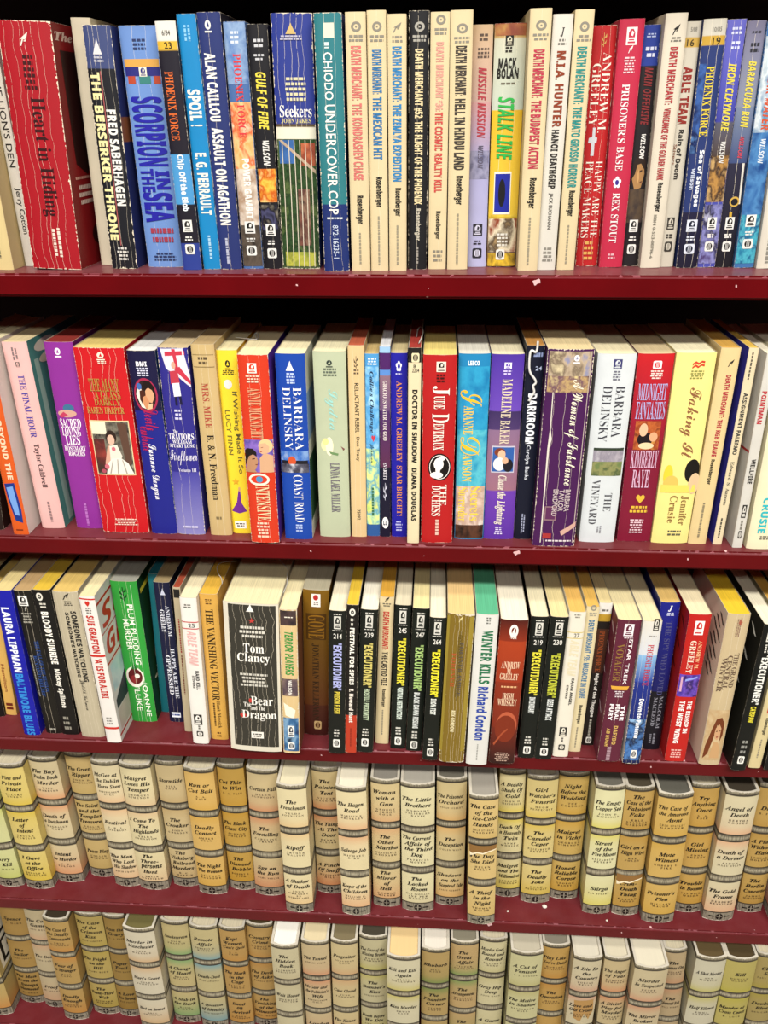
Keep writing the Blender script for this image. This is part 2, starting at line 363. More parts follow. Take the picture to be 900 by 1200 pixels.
BOOKS = []
def soft(geo, label, base, items, **o): BOOKS.append(('paperback_book', geo, label, base, None, items, o))
def hard(geo, label, paper, tint, panels, **o): BOOKS.append(('hardcover_book', geo, label, paper, tint, panels, o))
PANEL = ((.031, .314), (.367, .628), (.687, .929))
DARK = '171009'
def panel_items(panels, w, h, tint, o):
    it = []
    for (v0, v1), (ti, au) in zip(PANEL, panels):
        tl = [q for q in ti.split('|') if q]; al = [q for q in au.split('|') if q]
        if not tl: continue
        H = (v1 - v0) * h; k_ = min(1, H / (len(tl) * .86 + len(al) * .36 + .5)); tc, ac = .57 * k_, .26 * k_
        tp, ap = .86 * k_, .36 * k_
        y = (H - len(tl) * tp - len(al) * ap - .12) / 2
        for k, s in enumerate(tl):
            nat = GLYPH[(s, 'i')][2] * tc; wd_ = min(nat, w * .86); off = .03 * (k % 3 - 1) if len(tl) > 1 else 0
            dsc = .0 if not any(c in 'gjpqyf' for c in s) else tc * .28
            it.append(('H', 'title_lettering', s, DARK, .5 + off - wd_ / w / 2, .5 + off + wd_ / w / 2, v0 + y / h, v0 + (y + tc + dsc) / h, 'i')); y += tp
        y += .12
        for s in al:
            s = ' '.join(s.upper()); wd_ = min(GLYPH[(s, 'r')][2] * ac, w * .74)
            it.append(('H', 'author_lettering', s, '2e1a0e', .5 - wd_ / w / 2, .5 + wd_ / w / 2, v0 + y / h, v0 + (y + ac) / h, 'r')); y += ap
    it.append(('I', 'publisher_logo', 'wheel', ('17130e', '8f8878'), .16, .84, .945, .985))
    if o.get('torn'):
        t = o['torn']
        it = [q for q in it if not (q[1] in ('title_lettering', 'author_lettering') and abs(q[6] - t) < .03)]
        it.append(('Q', 'torn_patch', [(.02, t + .005), (.98, t + .005), (.97, t + .035), (.7, t + .045), (.5, t + .06), (.3, t + .052), (.12, t + .07), (.03, t + .06)], '8a6434'))
        it.append(('Q', 'torn_patch', [(.03, t + .06), (.12, t + .07), (.3, t + .052), (.5, t + .06), (.7, t + .045), (.97, t + .035), (.97, t + .043), (.7, t + .055), (.5, t + .07), (.3, t + .064), (.12, t + .085), (.05, t + .09)], 'efe2c2'))
    if o.get('stain'): it.insert(0, ('Q', 'stain', [(.2, .40), (.9, .39), (.95, .5), (.8, .58), (.62, .52), (.5, .6), (.25, .57)], 'a8824c'))
    return it
SHELF = ('top', 'second', 'third', 'fourth', 'bottom')
soft((0, -35.54, 1.62, 1.78, 17.52, 0.6, 10.5),'pale yellow paperback leaning at the top shelf end before the white one','dcc68c',[
 ('MV','small_print','','6f6750',0.4,0.62,0.806,0.948,1)])
soft((0, -34.03, 3.53, 0.93, 17.76, 0.2, 10.5),"thin white paperback lettered LION'S DEN, between pale yellow and thick red books",'dcd6c8',[
 ('V', 'title_lettering', "THE LION'S DEN", '2a2724', 0.25, 0.8, 0.186, 0.568, 's'),
 ('V', 'author_lettering', 'Jerry Cotton', '1c1a18', 0.25, 0.85, 0.654, 0.855, 's')])
soft((0, -31.05, 1.8, 4.02, 17.57, 2.2, 10.5),'thick red paperback with deeply creased spine and black block lettering','a8101f',[
 ('I','publisher_logo','bird',('e9dfd0','b3142a'),0.4,0.58,0.041,0.092),
 ('MH','small_print','','3a0d10',0.38,0.62,0.121,0.26,6),
 ('V', 'title_lettering', 'Heart in Hiding', '300b0e', 0.38, 0.72, 0.284, 0.768, 'r'),
 ('MV','small_print','','e8d8c8',0.5,0.7,0.802,0.96,2)],cr=6,chip=0.16,cov='8f0f16',side=[('H', 'title_lettering', 'The Pass', 'e8c8b8', 0.04, 0.8, 0.03, 0.065, 'i'), ('Q', 'picture_print', [(0.1, 0.1), (0.7, 0.1), (0.75, 0.55), (0.5, 0.5), (0.35, 0.6), (0.15, 0.55)], '2a0606'), ('MH', 'small_print', '', 'd8a090', 0.1, 0.8, 0.6, 0.62, 1), ('MH', 'author_lettering', '', 'e8d0c0', 0.05, 0.85, 0.635, 0.73, 3), ('E', 'picture_print', '', '3a0a08', 0.3, 0.9, 0.8, 0.93)])
soft((0, -27.47, 4.2, 1.5, 17.98, 1.5, 10.5),'plain cream paperback pushed back behind the black paperback with yellow lettering','d8ccb2',[
 ])
soft((0, -25.6, 2.41, 2.11, 17.32, 1.3, 10.5),'black paperback lettered THE BERSERKER THRONE in yellow, badly scuffed','15161e',[
 ('R','spine_stripe','','b05a5a',0.47,0.5,0.172,0.895),
 ('I','publisher_logo','peak',('d8d6d8','15161e'),0.3,0.62,0.047,0.109),
 ('MH','small_print','','b9b8c2',0.3,0.65,0.114,0.141,2),
 ('V', 'title_lettering', 'THE BERSERKER THRONE', 'efe3a4', 0.1, 0.441, 0.177, 0.871, 'b'),
 ('V', 'author_lettering', 'FRED SABERHAGEN', 'e9e6df', 0.529, 0.871, 0.321, 0.719, 'b'),
 ('MH','small_print','','d8d4cc',0.3,0.75,0.9,0.965,4)],bands=[(-0.0, 0.162, '3f4a78')],cr=4,chip=0.14,cov='27306a',covb=[(0.35, 0.45, '9a5a38')])
soft((0, -22.43, 3.36, 2.94, 17.36, -0.0, 10.5),'light blue paperback lettered SCORPION IN THE SEA in dark blue capitals','6f93d0',[
 ('R','picture_print','','d9a24e',0.05,0.95,0.126,0.156),
 ('R','picture_print','','2a2a78',0.05,0.95,0.156,0.191),
 ('R','picture_print','','b4472f',0.1,0.3,0.191,0.221),
 ('R','picture_print','','3a7d78',0.4,0.7,0.191,0.221),
 ('R','picture_print','','b4472f',0.78,0.95,0.191,0.221),
 ('MH','small_print','','2c3760',0.3,0.7,0.047,0.095,3),
 ('I','publisher_logo','badge',('e8e2d0','2a2a78'),0.42,0.62,0.156,0.193),
 ('V', 'title_lettering', 'SCORPION', '221f9c', 0.1, 0.92, 0.271, 0.554, 'b'),
 ('V', 'title_lettering', 'IN', '221f9c', 0.527, 0.903, 0.574, 0.653, 'b'),
 ('V', 'title_lettering', 'THE', '221f9c', 0.118, 0.482, 0.565, 0.664, 'b'),
 ('V', 'title_lettering', 'SEA', '221f9c', 0.1, 0.92, 0.666, 0.796, 'b'),
 ('MH','author_lettering','','a03848',0.15,0.9,0.815,0.896,2),
 ('MH','small_print','','2c3760',0.2,0.85,0.931,0.973,3)],cr=2,chip=0.06,cov='b9c8e6')
soft((0, -19.76, 1.91, 1.51, 17.48, -0.4, 10.5),'black series paperback numbered 23 with orange vertical title and blue lower spine','1a1624',[
 ('H', 'small_print', '6/84', '55524c', 0.3, 0.7, 0.032, 0.052, 's'),
 ('H', 'small_print', '23', '2a2412', 0.35, 0.72, 0.076, 0.101, 's'),
 ('V', 'author_lettering', 'PHOENIX FORCE', 'e06a2c', 0.2, 0.62, 0.184, 0.45, 'r'),
 ('V', 'title_lettering', 'Chip Off the Blob', 'e9f1f6', 0.273, 0.707, 0.507, 0.741, 'b'),
 ('I','publisher_logo','badge',('e8e6e0','14120f'),0.25,0.75,0.779,0.831),
 ('MH','small_print','','e8e6e0',0.28,0.72,0.849,0.872,2),
 ('I','publisher_logo','globe',('e8e6e0','14120f'),0.25,0.75,0.885,0.929)],bands=[(-0.0, 0.071, 'e8e4da'), (0.071, 0.106, 'e2b53a'), (0.507, 0.714, '4d9bd4'), (0.596, 0.649, 'b0572f'), (0.88, 1.0, '2c3f92')],chip=0.06)
soft((0, -18.23, 2.3, 1.4, 17.94, -0.6, 10.5),'bright sky blue paperback lettered SPOIL in white capitals','1487c4',[
 ('MV','small_print','','8cc6e6',0.3,0.7,0.036,0.099,2),
 ('V', 'title_lettering', 'SPOIL !', 'ece9dc', 0.158, 0.842, 0.271, 0.411, 'b'),
 ('V', 'author_lettering', 'E. G. PERRAULT', 'ece9dc', 0.212, 0.839, 0.514, 0.766, 'b'),
 ('MV','small_print','','a5cfe6',0.4,0.65,0.853,0.955,1)],chip=0.05)
soft((0, -16.64, 2.33, 1.74, 18.03, -0.4, 10.5),'navy blue paperback lettered ASSAULT ON AGATHON in large white letters','26336f',[
 ('I','publisher_logo','avon',('e8e6e0','26336f'),0.3,0.6,0.028,0.071),
 ('V', 'author_lettering', 'ALAN CAILLOU', 'f0ede4', 0.171, 0.649, 0.143, 0.395, 'b'),
 ('V', 'title_lettering', 'ASSAULT ON AGATHON', 'f0ede4', 0.189, 0.691, 0.42, 0.81, 'b'),
 ('MV','small_print','','b5b9cc',0.3,0.5,0.865,0.975,1)],cov='12142c',chip=0.06,cr=1)
soft((0, -14.89, 2.61, 1.63, 17.45, -0.4, 10.5),'fiery paperback with blue cloudy top, flames and red vertical title','4a6da6',[
 ('P','picture_print','',['4a6da6','8fa9cc','5b7fb8'],0.02,0.98,0.003,0.232,2),
 ('P','picture_print','',['e7a35a','f2c58a','d9663a','fbe6c0'],0.02,0.98,0.301,0.567,2.5),
 ('P','picture_print','',['f0e0cc','c9b8a8','a88a70','f6efe6'],0.02,0.98,0.567,0.806,2),
 ('P','picture_print','',['3a342e','5e5348','241f1c'],0.02,0.98,0.806,0.988,2),
 ('MH','small_print','','d7dfea',0.3,0.7,0.032,0.084,3),
 ('V', 'author_lettering', 'PHOENIX FORCE', 'd63a40', 0.35, 0.7, 0.117, 0.442, 'r'),
 ('V', 'title_lettering', 'POWER GAMBIT', 'f4efe6', 0.379, 0.721, 0.525, 0.778, 'b'),
 ('I','publisher_logo','badge',('e8e6e0','14120f'),0.25,0.75,0.789,0.842),
 ('MH','small_print','','e8e6e0',0.28,0.72,0.86,0.882,2),
 ('I','publisher_logo','globe',('e8e6e0','14120f'),0.25,0.75,0.896,0.94)],chip=0.05,cr=1)
soft((0, -13.24, 2.64, 1.51, 17.27, -0.3, 10.5),'black paperback with orange fireball below yellow italic lettering GULF OF FIRE','14131a',[
 ('P','picture_print','',['e99a2c','f6c24e','c85a18','ffe08a'],0.05,0.95,0.563,0.704,2.5),
 ('P','picture_print','',['2a2a40','4a4a6c','18161c','7a7468'],0.05,0.95,0.715,0.827,3),
 ('MH','small_print','','c8c8cc',0.25,0.8,0.051,0.089,2),
 ('MH','small_print','','c8c8cc',0.25,0.8,0.108,0.137,2),
 ('V', 'title_lettering', 'GULF OF FIRE', 'e8d24a', 0.269, 0.782, 0.178, 0.403, 'I'),
 ('V', 'author_lettering', 'WILSON', 'e8e6e0', 0.379, 0.721, 0.447, 0.55, 'I'),
 ('I','publisher_logo','badge',('e8e6e0','14120f'),0.25,0.75,0.798,0.852),
 ('MH','small_print','','e8e6e0',0.28,0.72,0.87,0.893,2),
 ('I','publisher_logo','globe',('e8e6e0','14120f'),0.25,0.75,0.907,0.951)],chip=0.05,cr=1)
soft((0, -10.94, 2.68, 3.04, 17.93, 0.5, 10.5),'thick paperback with blue top half, forest scene below and split by white band','2b3a8e',[
 ('P','picture_print','',['1c2c1a','34502c','24391f','55683a','2c2420'],0.03,0.97,0.463,0.989,2.6),
 ('P','picture_print','',['2f5f9c','3f6aa8','284c80'],0.06,0.45,0.466,0.559,1.5),
 ('P','picture_print','',['b8563a','8a4432','c8704a'],0.62,0.97,0.478,0.569,2),
 ('P','picture_print','',['7a4f42','5a3a34','8a6a58','3a2c28'],0.5,0.8,0.662,0.899,2.4),
 ('P','picture_print','',['7a8a34','b8b84a','4a5a2c'],0.1,0.9,0.927,0.989,3),
 ('Q','picture_print',[(0.05,0.466),(0.14,0.466),(0.97,0.584),(0.97,0.6)],'b8a088'),
 ('Q','picture_print',[(0.13,0.466),(0.148,0.466),(0.16,0.704),(0.152,0.991),(0.134,0.991),(0.14,0.704)],'ddd2bc'),
 ('Q','picture_print',[(0.3,0.466),(0.318,0.466),(0.32999999999999996,0.704),(0.322,0.991),(0.304,0.991),(0.31,0.704)],'ddd2bc'),
 ('Q','picture_print',[(0.44,0.466),(0.458,0.466),(0.47,0.704),(0.462,0.991),(0.444,0.991),(0.45,0.704)],'ddd2bc'),
 ('Q','picture_print',[(0.58,0.466),(0.598,0.466),(0.61,0.704),(0.602,0.991),(0.584,0.991),(0.59,0.704)],'ddd2bc'),
 ('Q','picture_print',[(0.72,0.466),(0.738,0.466),(0.75,0.704),(0.742,0.991),(0.724,0.991),(0.73,0.704)],'ddd2bc'),
 ('Q','picture_print',[(0.86,0.466),(0.878,0.466),(0.89,0.704),(0.882,0.991),(0.864,0.991),(0.87,0.704)],'ddd2bc'),
 ('I','publisher_logo','peak',('cdb070','2b3a8e'),0.35,0.6,0.034,0.074),
 ('MH','small_print','','b8b4c8',0.2,0.75,0.077,0.097,2),
 ('MH','small_print','','d7cfa8',0.25,0.85,0.226,0.321,5),
 ('H', 'title_lettering', 'Seekers', 'f4f2ec', 0.12, 0.92, 0.333, 0.379, 'r'),
 ('H', 'author_lettering', 'JOHN JAKES', 'd8cc8a', 0.15, 0.9, 0.383, 0.403, 'r')],bands=[(0.404, 0.418, '5a4a30'), (0.418, 0.463, 'ece6d0'), (0.463, 1.0, '4a5a3a')],cr=5,chip=0.14)
soft((0, -7.89, 1.53, 2.0, 17.81, -0.4, 10.5),'teal paperback with long white lettering UNDERCOVER COP, navy foot','2e7c84',[
 ('R','price_sticker','','e6dfc8',0.35,0.72,0.035,0.087),
 ('MV','small_print','','cfe0dc',0.3,0.6,0.102,0.124,1),
 ('V', 'author_lettering', 'CHIODO', 'f2f0e8', 0.3, 0.62, 0.138, 0.311, 's'),
 ('V', 'title_lettering', 'UNDERCOVER COP', 'f2f0e8', 0.28, 0.66, 0.328, 0.758, 's'),
 ('MH','small_print','','dfe4e8',0.2,0.8,0.768,0.781,1),
 ('V', 'small_print', '872-16235-1', 'c9d4e6', 0.4, 0.62, 0.803, 0.944, 's')],bands=[(0.718, 1.0, '1c2f6e')],chip=0.12,cr=2,cov='1c2f6e')
soft((0, -5.94, 1.56, 1.46, 17.84, -0.3, 10.5),'cream paperback with faded pink vertical title, left of blue-lettered MEXICAN HIT','e2cfa4',[
 ('I','publisher_logo','ring',('8a8578',''),0.28,0.78,0.033,0.069),
 ('MH','small_print','','8a8578',0.15,0.9,0.077,0.106,2),
 ('V', 'title_lettering', 'DEATH MERCHANT:', 'd2706a', 0.238, 0.762, 0.118, 0.313, 'b'),
 ('V', 'title_lettering', 'THE KONDRASHEV CHASE', 'd2706a', 0.239, 0.741, 0.325, 0.62, 'b'),
 ('V', 'author_lettering', 'Rosenberger', '1c1a18', 0.272, 0.728, 0.682, 0.798, 'b'),
 ('MV','small_print','','9a917a',0.4,0.58,0.835,0.972,1)],cr=1)
soft((0, -4.46, 1.83, 1.37, 17.95, -0.3, 10.5),'cream paperback lettered THE MEXICAN HIT in blue','e2cfa4',[
 ('I','publisher_logo','ring',('8a8578',''),0.28,0.78,0.039,0.074),
 ('MH','small_print','','8a8578',0.15,0.9,0.083,0.112,2),
 ('V', 'title_lettering', 'DEATH MERCHANT:', '2f72a8', 0.238, 0.762, 0.137, 0.295, 'b'),
 ('V', 'title_lettering', 'THE MEXICAN HIT', '2f72a8', 0.239, 0.741, 0.306, 0.543, 'b'),
 ('V', 'author_lettering', 'Rosenberger', '1c1a18', 0.272, 0.728, 0.611, 0.732, 'b'),
 ('MV','small_print','','9a917a',0.4,0.58,0.769,0.974,1)],cr=1)
soft((0, -3.0, 1.86, 1.35, 17.71, -0.3, 10.5),'cream paperback lettered THE ZEMLYA EXPEDITION in bright blue','e2cfa4',[
 ('I','publisher_logo','bird',('8a8578',''),0.28,0.78,0.029,0.065),
 ('MH','small_print','','8a8578',0.15,0.9,0.074,0.103,2),
 ('V', 'title_lettering', 'DEATH MERCHANT:', '2f80b8', 0.238, 0.762, 0.114, 0.313, 'b'),
 ('V', 'title_lettering', 'THE ZEMLYA EXPEDITION', '2f80b8', 0.239, 0.741, 0.324, 0.624, 'b'),
 ('V', 'author_lettering', 'Rosenberger', '1c1a18', 0.272, 0.728, 0.65, 0.766, 'b'),
 ('MV','small_print','','9a917a',0.4,0.58,0.804,0.974,1)])
soft((0, -1.46, 2.61, 1.46, 17.96, -0.2, 10.5),'black paperback with cream vertical lettering FLIGHT OF THE PHOENIX','16161a',[
 ('I','publisher_logo','ring',('a8a49a',''),0.28,0.78,0.038,0.073),
 ('MH','small_print','','a8a49a',0.15,0.9,0.082,0.111,2),
 ('V', 'title_lettering', 'DEATH MERCHANT #52: THE FLIGHT OF THE PHOENIX', 'e6d3a4', 0.272, 0.728, 0.133, 0.726, 'b'),
 ('V', 'author_lettering', 'Rosenberger', 'c8c0ac', 0.329, 0.671, 0.742, 0.876, 'b'),
 ('MV','small_print','','9a948a',0.4,0.6,0.903,0.975,1)],chip=0.08,cr=1)
soft((0, 0.13, 2.64, 1.39, 17.87, -0.4, 10.5),'cream paperback with pink to red lettering COSMIC REALITY KILL','e2cfa4',[
 ('I','publisher_logo','ring',('8a8578',''),0.28,0.78,0.01,0.045),
 ('MH','small_print','','8a8578',0.15,0.9,0.054,0.083,2),
 ('V', 'title_lettering', 'DEATH MERCHANT *36:', 'dd9a8a', 0.295, 0.705, 0.105, 0.357, 'b'),
 ('V', 'title_lettering', 'THE COSMIC REALITY KILL', 'c84a44', 0.273, 0.707, 0.362, 0.675, 'b'),
 ('V', 'author_lettering', 'Rosenberger', '1c1a18', 0.328, 0.682, 0.752, 0.87, 'b'),
 ('MH','small_print','','8a8474',0.25,0.8,0.914,0.97,3)],cr=1)
soft((0, 1.75, 2.55, 1.61, 17.95, -0.7, 10.5),'cream paperback with dark grey lettering HELL IN HINDU LAND','e2cfa4',[
 ('I','publisher_logo','ring',('8a8578',''),0.28,0.78,0.046,0.081),
 ('MH','small_print','','8a8578',0.15,0.9,0.09,0.118,2),
 ('V', 'title_lettering', 'DEATH MERCHANT:', '3c3630', 0.238, 0.762, 0.124, 0.304, 'b'),
 ('V', 'title_lettering', 'HELL IN HINDU LAND', '3c3630', 0.239, 0.741, 0.315, 0.587, 'b'),
 ('V', 'author_lettering', 'Rosenberger', '1c1a18', 0.272, 0.728, 0.61, 0.726, 'b'),
 ('MV','small_print','','9a917a',0.4,0.58,0.763,0.98,1)])
soft((0, 3.37, 3.81, 1.49, 17.14, -0.8, 10.5),'paperback fading tan to lilac with red slanted title and grey city scene','c9aa8a',[
 ('P','picture_print','',['7a7a96','9a98b4','5e5e7c'],0.02,0.98,0.492,0.61,3),
 ('MH','small_print','','5a4a40',0.3,0.8,0.031,0.064,2),
 ('MH','small_print','','5a4a40',0.25,0.85,0.084,0.129,3),
 ('V', 'title_lettering', 'MISSILE MISSION', 'a83a44', 0.324, 0.746, 0.161, 0.439, 'I'),
 ('V', 'author_lettering', 'WILSON', '5a5468', 0.4, 0.68, 0.471, 0.566, 'I'),
 ('I','publisher_logo','badge',('2a2830','cfcde0'),0.25,0.75,0.805,0.858),
 ('MH','small_print','','2a2830',0.28,0.72,0.877,0.9,2),
 ('I','publisher_logo','globe',('2a2830','cfcde0'),0.25,0.75,0.914,0.959)],bands=[(0.0, 0.295, 'd2b28c', 'c4a49a'), (0.295, 0.502, 'c99a98', 'a9a0c4'), (0.502, 1.0, 'a9a6d0', 'b8b8dc')])
soft((0, 5.36, 3.85, 2.31, 17.2, -0.7, 10.5),'thick yellow paperback with green slanted title STALK LINE and blue picture label','e0b43a',[
 ('P','picture_print','',['8a4a3a','a86a44','c9a05a'],0.02,0.98,0.003,0.045,2),
 ('R','picture_print','','f0ecdc',0.15,0.72,0.581,0.764),
 ('R','picture_print','','1f2a9a',0.18,0.69,0.59,0.755),
 ('E','picture_print','','14121a',0.3,0.54,0.612,0.732),
 ('P','picture_print','',['caa83a','e8cc4a','c98a2a'],0.02,0.98,0.766,0.777,2),
 ('P','picture_print','',['c9b894','8a3a22','e6d9ba','5a4a3a','b89a6a'],0.02,0.98,0.783,0.932,1.6),
 ('P','picture_print','',['2a1420','e8c03a','3a1822'],0.02,0.98,0.938,0.996,1.6),
 ('I','publisher_logo','badge',('1a1814','d8d2b8'),0.35,0.6,0.045,0.083),
 ('MH','small_print','','26221c',0.32,0.6,0.085,0.11,2),
 ('H', 'title_lettering', 'MACK', '1a1814', 0.15, 0.72, 0.129, 0.168, 'b'),
 ('H', 'title_lettering', 'BOLAN', '1a1814', 0.12, 0.8, 0.168, 0.207, 'b'),
 ('MH','small_print','','6a6454',0.25,0.7,0.221,0.231,1),
 ('V', 'title_lettering', 'STALK LINE', '2fae4a', 0.188, 0.712, 0.278, 0.531, 'I'),
 ('MH','small_print','','e0dcd0',0.3,0.7,0.845,0.909,4),
 ('I','publisher_logo','globe',('e8e6e0','14120f'),0.3,0.6,0.92,0.967)],bands=[(-0.0, 0.055, '9a4a34', 'c9a86a'), (0.055, 0.329, 'cfcfb8', 'c6d0c0'), (0.329, 0.788, 'e6bc2e', 'e8c440'), (0.788, 1.0, 'b89a70', '4a2028')],cr=2)
soft((0, 7.34, 2.05, 1.53, 17.94, -0.8, 10.5),'tall cream paperback with crimson lettering BUDAPEST ACTION','e2cfa4',[
 ('I','publisher_logo','ring',('8a8578',''),0.28,0.78,0.041,0.076),
 ('MH','small_print','','8a8578',0.15,0.9,0.084,0.113,2),
 ('V', 'title_lettering', 'DEATH MERCHANT:', 'b8324a', 0.238, 0.762, 0.142, 0.313, 'b'),
 ('V', 'title_lettering', 'THE BUDAPEST ACTION', 'b8324a', 0.239, 0.741, 0.324, 0.581, 'b'),
 ('V', 'author_lettering', 'Rosenberger', '1c1a18', 0.272, 0.728, 0.618, 0.739, 'b'),
 ('MV','small_print','','9a917a',0.4,0.58,0.776,0.975,1)],cr=1)
soft((0, 8.84, 2.44, 1.42, 17.61, -0.4, 10.5),'white paperback with brown and black lettering HANOI DEATHGRIP','ddd8cc',[
 ('H', 'publisher_logo', 'J', '2a2826', 0.4, 0.6, 0.047, 0.08, 'i'),
 ('MH','small_print','','77736a',0.3,0.72,0.085,0.112,2),
 ('V', 'title_lettering', 'M.I.A. HUNTER', '8a3a1e', 0.292, 0.748, 0.13, 0.413, 'b'),
 ('V', 'title_lettering', 'HANOI DEATHGRIP', '2a2624', 0.296, 0.684, 0.422, 0.655, 'b'),
 ('V', 'author_lettering', 'JACK BUCHANAN', '4a4642', 0.35, 0.6, 0.673, 0.823, 's'),
 ('MH','small_print','','8a867c',0.25,0.8,0.899,0.966,4)])
soft((0, 10.39, 2.47, 1.35, 17.86, -0.6, 10.5),'cream paperback with teal green lettering MATO GROSSO HORROR','e2cfa4',[
 ('I','publisher_logo','ring',('8a8578',''),0.28,0.78,0.041,0.076),
 ('MH','small_print','','8a8578',0.15,0.9,0.085,0.113,2),
 ('V', 'title_lettering', 'DEATH MERCHANT:', '2a8a84', 0.238, 0.762, 0.128, 0.334, 'b'),
 ('V', 'title_lettering', 'THE MATO GROSSO HORROR', '2a8a84', 0.239, 0.741, 0.345, 0.657, 'b'),
 ('V', 'author_lettering', 'Rosenberger', '1c1a18', 0.272, 0.728, 0.668, 0.772, 'b'),
 ('MV','small_print','','9a917a',0.4,0.58,0.809,0.978,1)])
soft((0, 12.35, 4.35, 1.75, 17.03, -1.0, 10.5),'red paperback lettered HAPPY ARE THE PEACE MAKERS with silver cross','b81f22',[
 ('Q','picture_print',[(0.3,0.397),(0.42,0.397),(0.42,0.434),(0.52,0.439),(0.5,0.46),(0.42,0.46),(0.42,0.513),(0.28,0.513),(0.28,0.46),(0.14,0.46),(0.16,0.439),(0.3,0.434)],'c8ccd0'),
 ('I','publisher_logo','leaf',('c9a05a',''),0.35,0.6,0.028,0.081),
 ('V', 'author_lettering', 'ANDREW M.', 'f0e6d8', 0.5, 0.85, 0.101, 0.418, 'n'),
 ('V', 'author_lettering', 'GREELEY', 'f0e6d8', 0.1, 0.45, 0.144, 0.392, 'n'),
 ('V', 'title_lettering', 'HAPPY ARE THE', 'f0e6d8', 0.55, 0.85, 0.535, 0.87, 'n'),
 ('V', 'title_lettering', 'PEACE MAKERS', 'f0e6d8', 0.12, 0.45, 0.535, 0.87, 'n'),
 ('MH','small_print','','d8a85a',0.3,0.75,0.882,0.976,4)],cr=2,chip=0.08)
soft((0, 14.21, 3.76, 1.79, 17.36, -1.2, 10.5),"smooth crimson paperback lettered PRISONER'S BASE in white",'c22a48',[
 ('I','publisher_logo','badge',('f0e8e4','c22a48'),0.3,0.72,0.03,0.095),
 ('I','publisher_logo','bird',('f0e8e4',''),0.42,0.62,0.095,0.125),
 ('MH','small_print','','e8c8cc',0.28,0.75,0.137,0.202,6),
 ('V', 'title_lettering', "PRISONER'S BASE", 'f2e8e6', 0.3, 0.62, 0.24, 0.582, 'r'),
 ('I','publisher_logo','flower',('f0eef4','3a2a8a'),0.25,0.62,0.606,0.657),
 ('V', 'author_lettering', 'REX STOUT', 'f2e8e6', 0.3, 0.62, 0.675, 0.891, 'r'),
 ('MH','small_print','','e0b0b8',0.3,0.65,0.936,0.965,2)],chip=0.03)
soft((0, 15.86, 4.41, 1.32, 17.03, -1.5, 10.5),'dark paperback with royal blue top, dim red title and man in profile','1e1a1e',[
 ('Q','picture_print',[(0.2,0.547),(0.5,0.53),(0.75,0.547),(0.85,0.59),(0.8,0.612),(0.7,0.65),(0.35,0.661),(0.15,0.612)],'a87e4e'),
 ('Q','picture_print',[(0.15,0.547),(0.35,0.512),(0.7,0.509),(0.9,0.547),(0.85,0.577),(0.6,0.547),(0.4,0.552),(0.3,0.59),(0.15,0.612)],'2a1c16'),
 ('Q','picture_print',[(0.55,0.577),(0.7,0.573),(0.7,0.581),(0.56,0.586)],'4a3424'),
 ('Q','picture_print',[(0.6,0.625),(0.74,0.62),(0.72,0.629),(0.62,0.631)],'6a4030'),
 ('Q','picture_print',[(0.4,0.601),(0.5,0.568),(0.56,0.612),(0.48,0.639)],'c89a62'),
 ('P','picture_print','',['3a3440','5a4a3a','28242c'],0.02,0.98,0.656,0.802,2),
 ('MH','small_print','','a8b4d8',0.25,0.8,0.03,0.049,2),
 ('MH','small_print','','c8cce0',0.25,0.85,0.078,0.127,2),
 ('V', 'title_lettering', 'MAIN OFFENSIVE', '7e2a2c', 0.322, 0.778, 0.161, 0.388, 'I'),
 ('V', 'author_lettering', 'WILSON', 'e6e4de', 0.45, 0.72, 0.425, 0.527, 'I'),
 ('I','publisher_logo','badge',('e8e6e0','14120f'),0.25,0.75,0.79,0.844),
 ('MH','small_print','','e8e6e0',0.28,0.72,0.862,0.886,2),
 ('I','publisher_logo','globe',('e8e6e0','14120f'),0.25,0.75,0.9,0.944)],bands=[(0.0, 0.156, '23398e')],chip=0.05)
soft((0, 17.31, 3.56, 1.55, 17.67, -1.3, 10.5),'tall cream paperback with dark red lettering VENGEANCE OF THE GOLDEN HAWK','ded4c0',[
 ('I','publisher_logo','bird',('1c1a18',''),0.35,0.7,0.038,0.077),
 ('MH','small_print','','77736a',0.3,0.8,0.083,0.104,2),
 ('V', 'title_lettering', 'DEATH MERCHANT:', 'a83438', 0.327, 0.703, 0.12, 0.332, 'b'),
 ('V', 'title_lettering', 'VENGEANCE OF THE GOLDEN HAWK', 'a83438', 0.33, 0.66, 0.346, 0.628, 'b'),
 ('V', 'author_lettering', 'Rosenberger', '1c1a18', 0.359, 0.701, 0.638, 0.758, 'b'),
 ('V', 'small_print', 'ISBN 0-523-00796-6', '6a655a', 0.4, 0.55, 0.771, 0.958, 's')])
soft((0, 18.67, 4.08, 1.13, 17.18, -1.3, 10.5),'grey cream paperback numbered 16 with brown red lettering, RAIN OF DOOM','cbc3b2',[
 ('H', 'small_print', '5/88', '77736a', 0.35, 0.75, 0.021, 0.037, 's'),
 ('H', 'small_print', '16', '3a3018', 0.2, 0.65, 0.065, 0.091, 's'),
 ('V', 'author_lettering', 'ABLE TEAM', '8a2a22', 0.164, 0.756, 0.167, 0.389, 'b'),
 ('V', 'title_lettering', 'Rain of Doom', '2a2622', 0.329, 0.671, 0.412, 0.616, 'b'),
 ('V', 'author_lettering', 'Stivers', '8a5a44', 0.1, 0.3, 0.471, 0.555, 's'),
 ('I','publisher_logo','badge',('3a3630','cbc3b2'),0.25,0.75,0.779,0.832),
 ('MH','small_print','','3a3630',0.28,0.72,0.85,0.873,2),
 ('I','publisher_logo','globe',('3a3630','cbc3b2'),0.25,0.75,0.886,0.93)],bands=[(0.059, 0.097, 'c9a24a')])
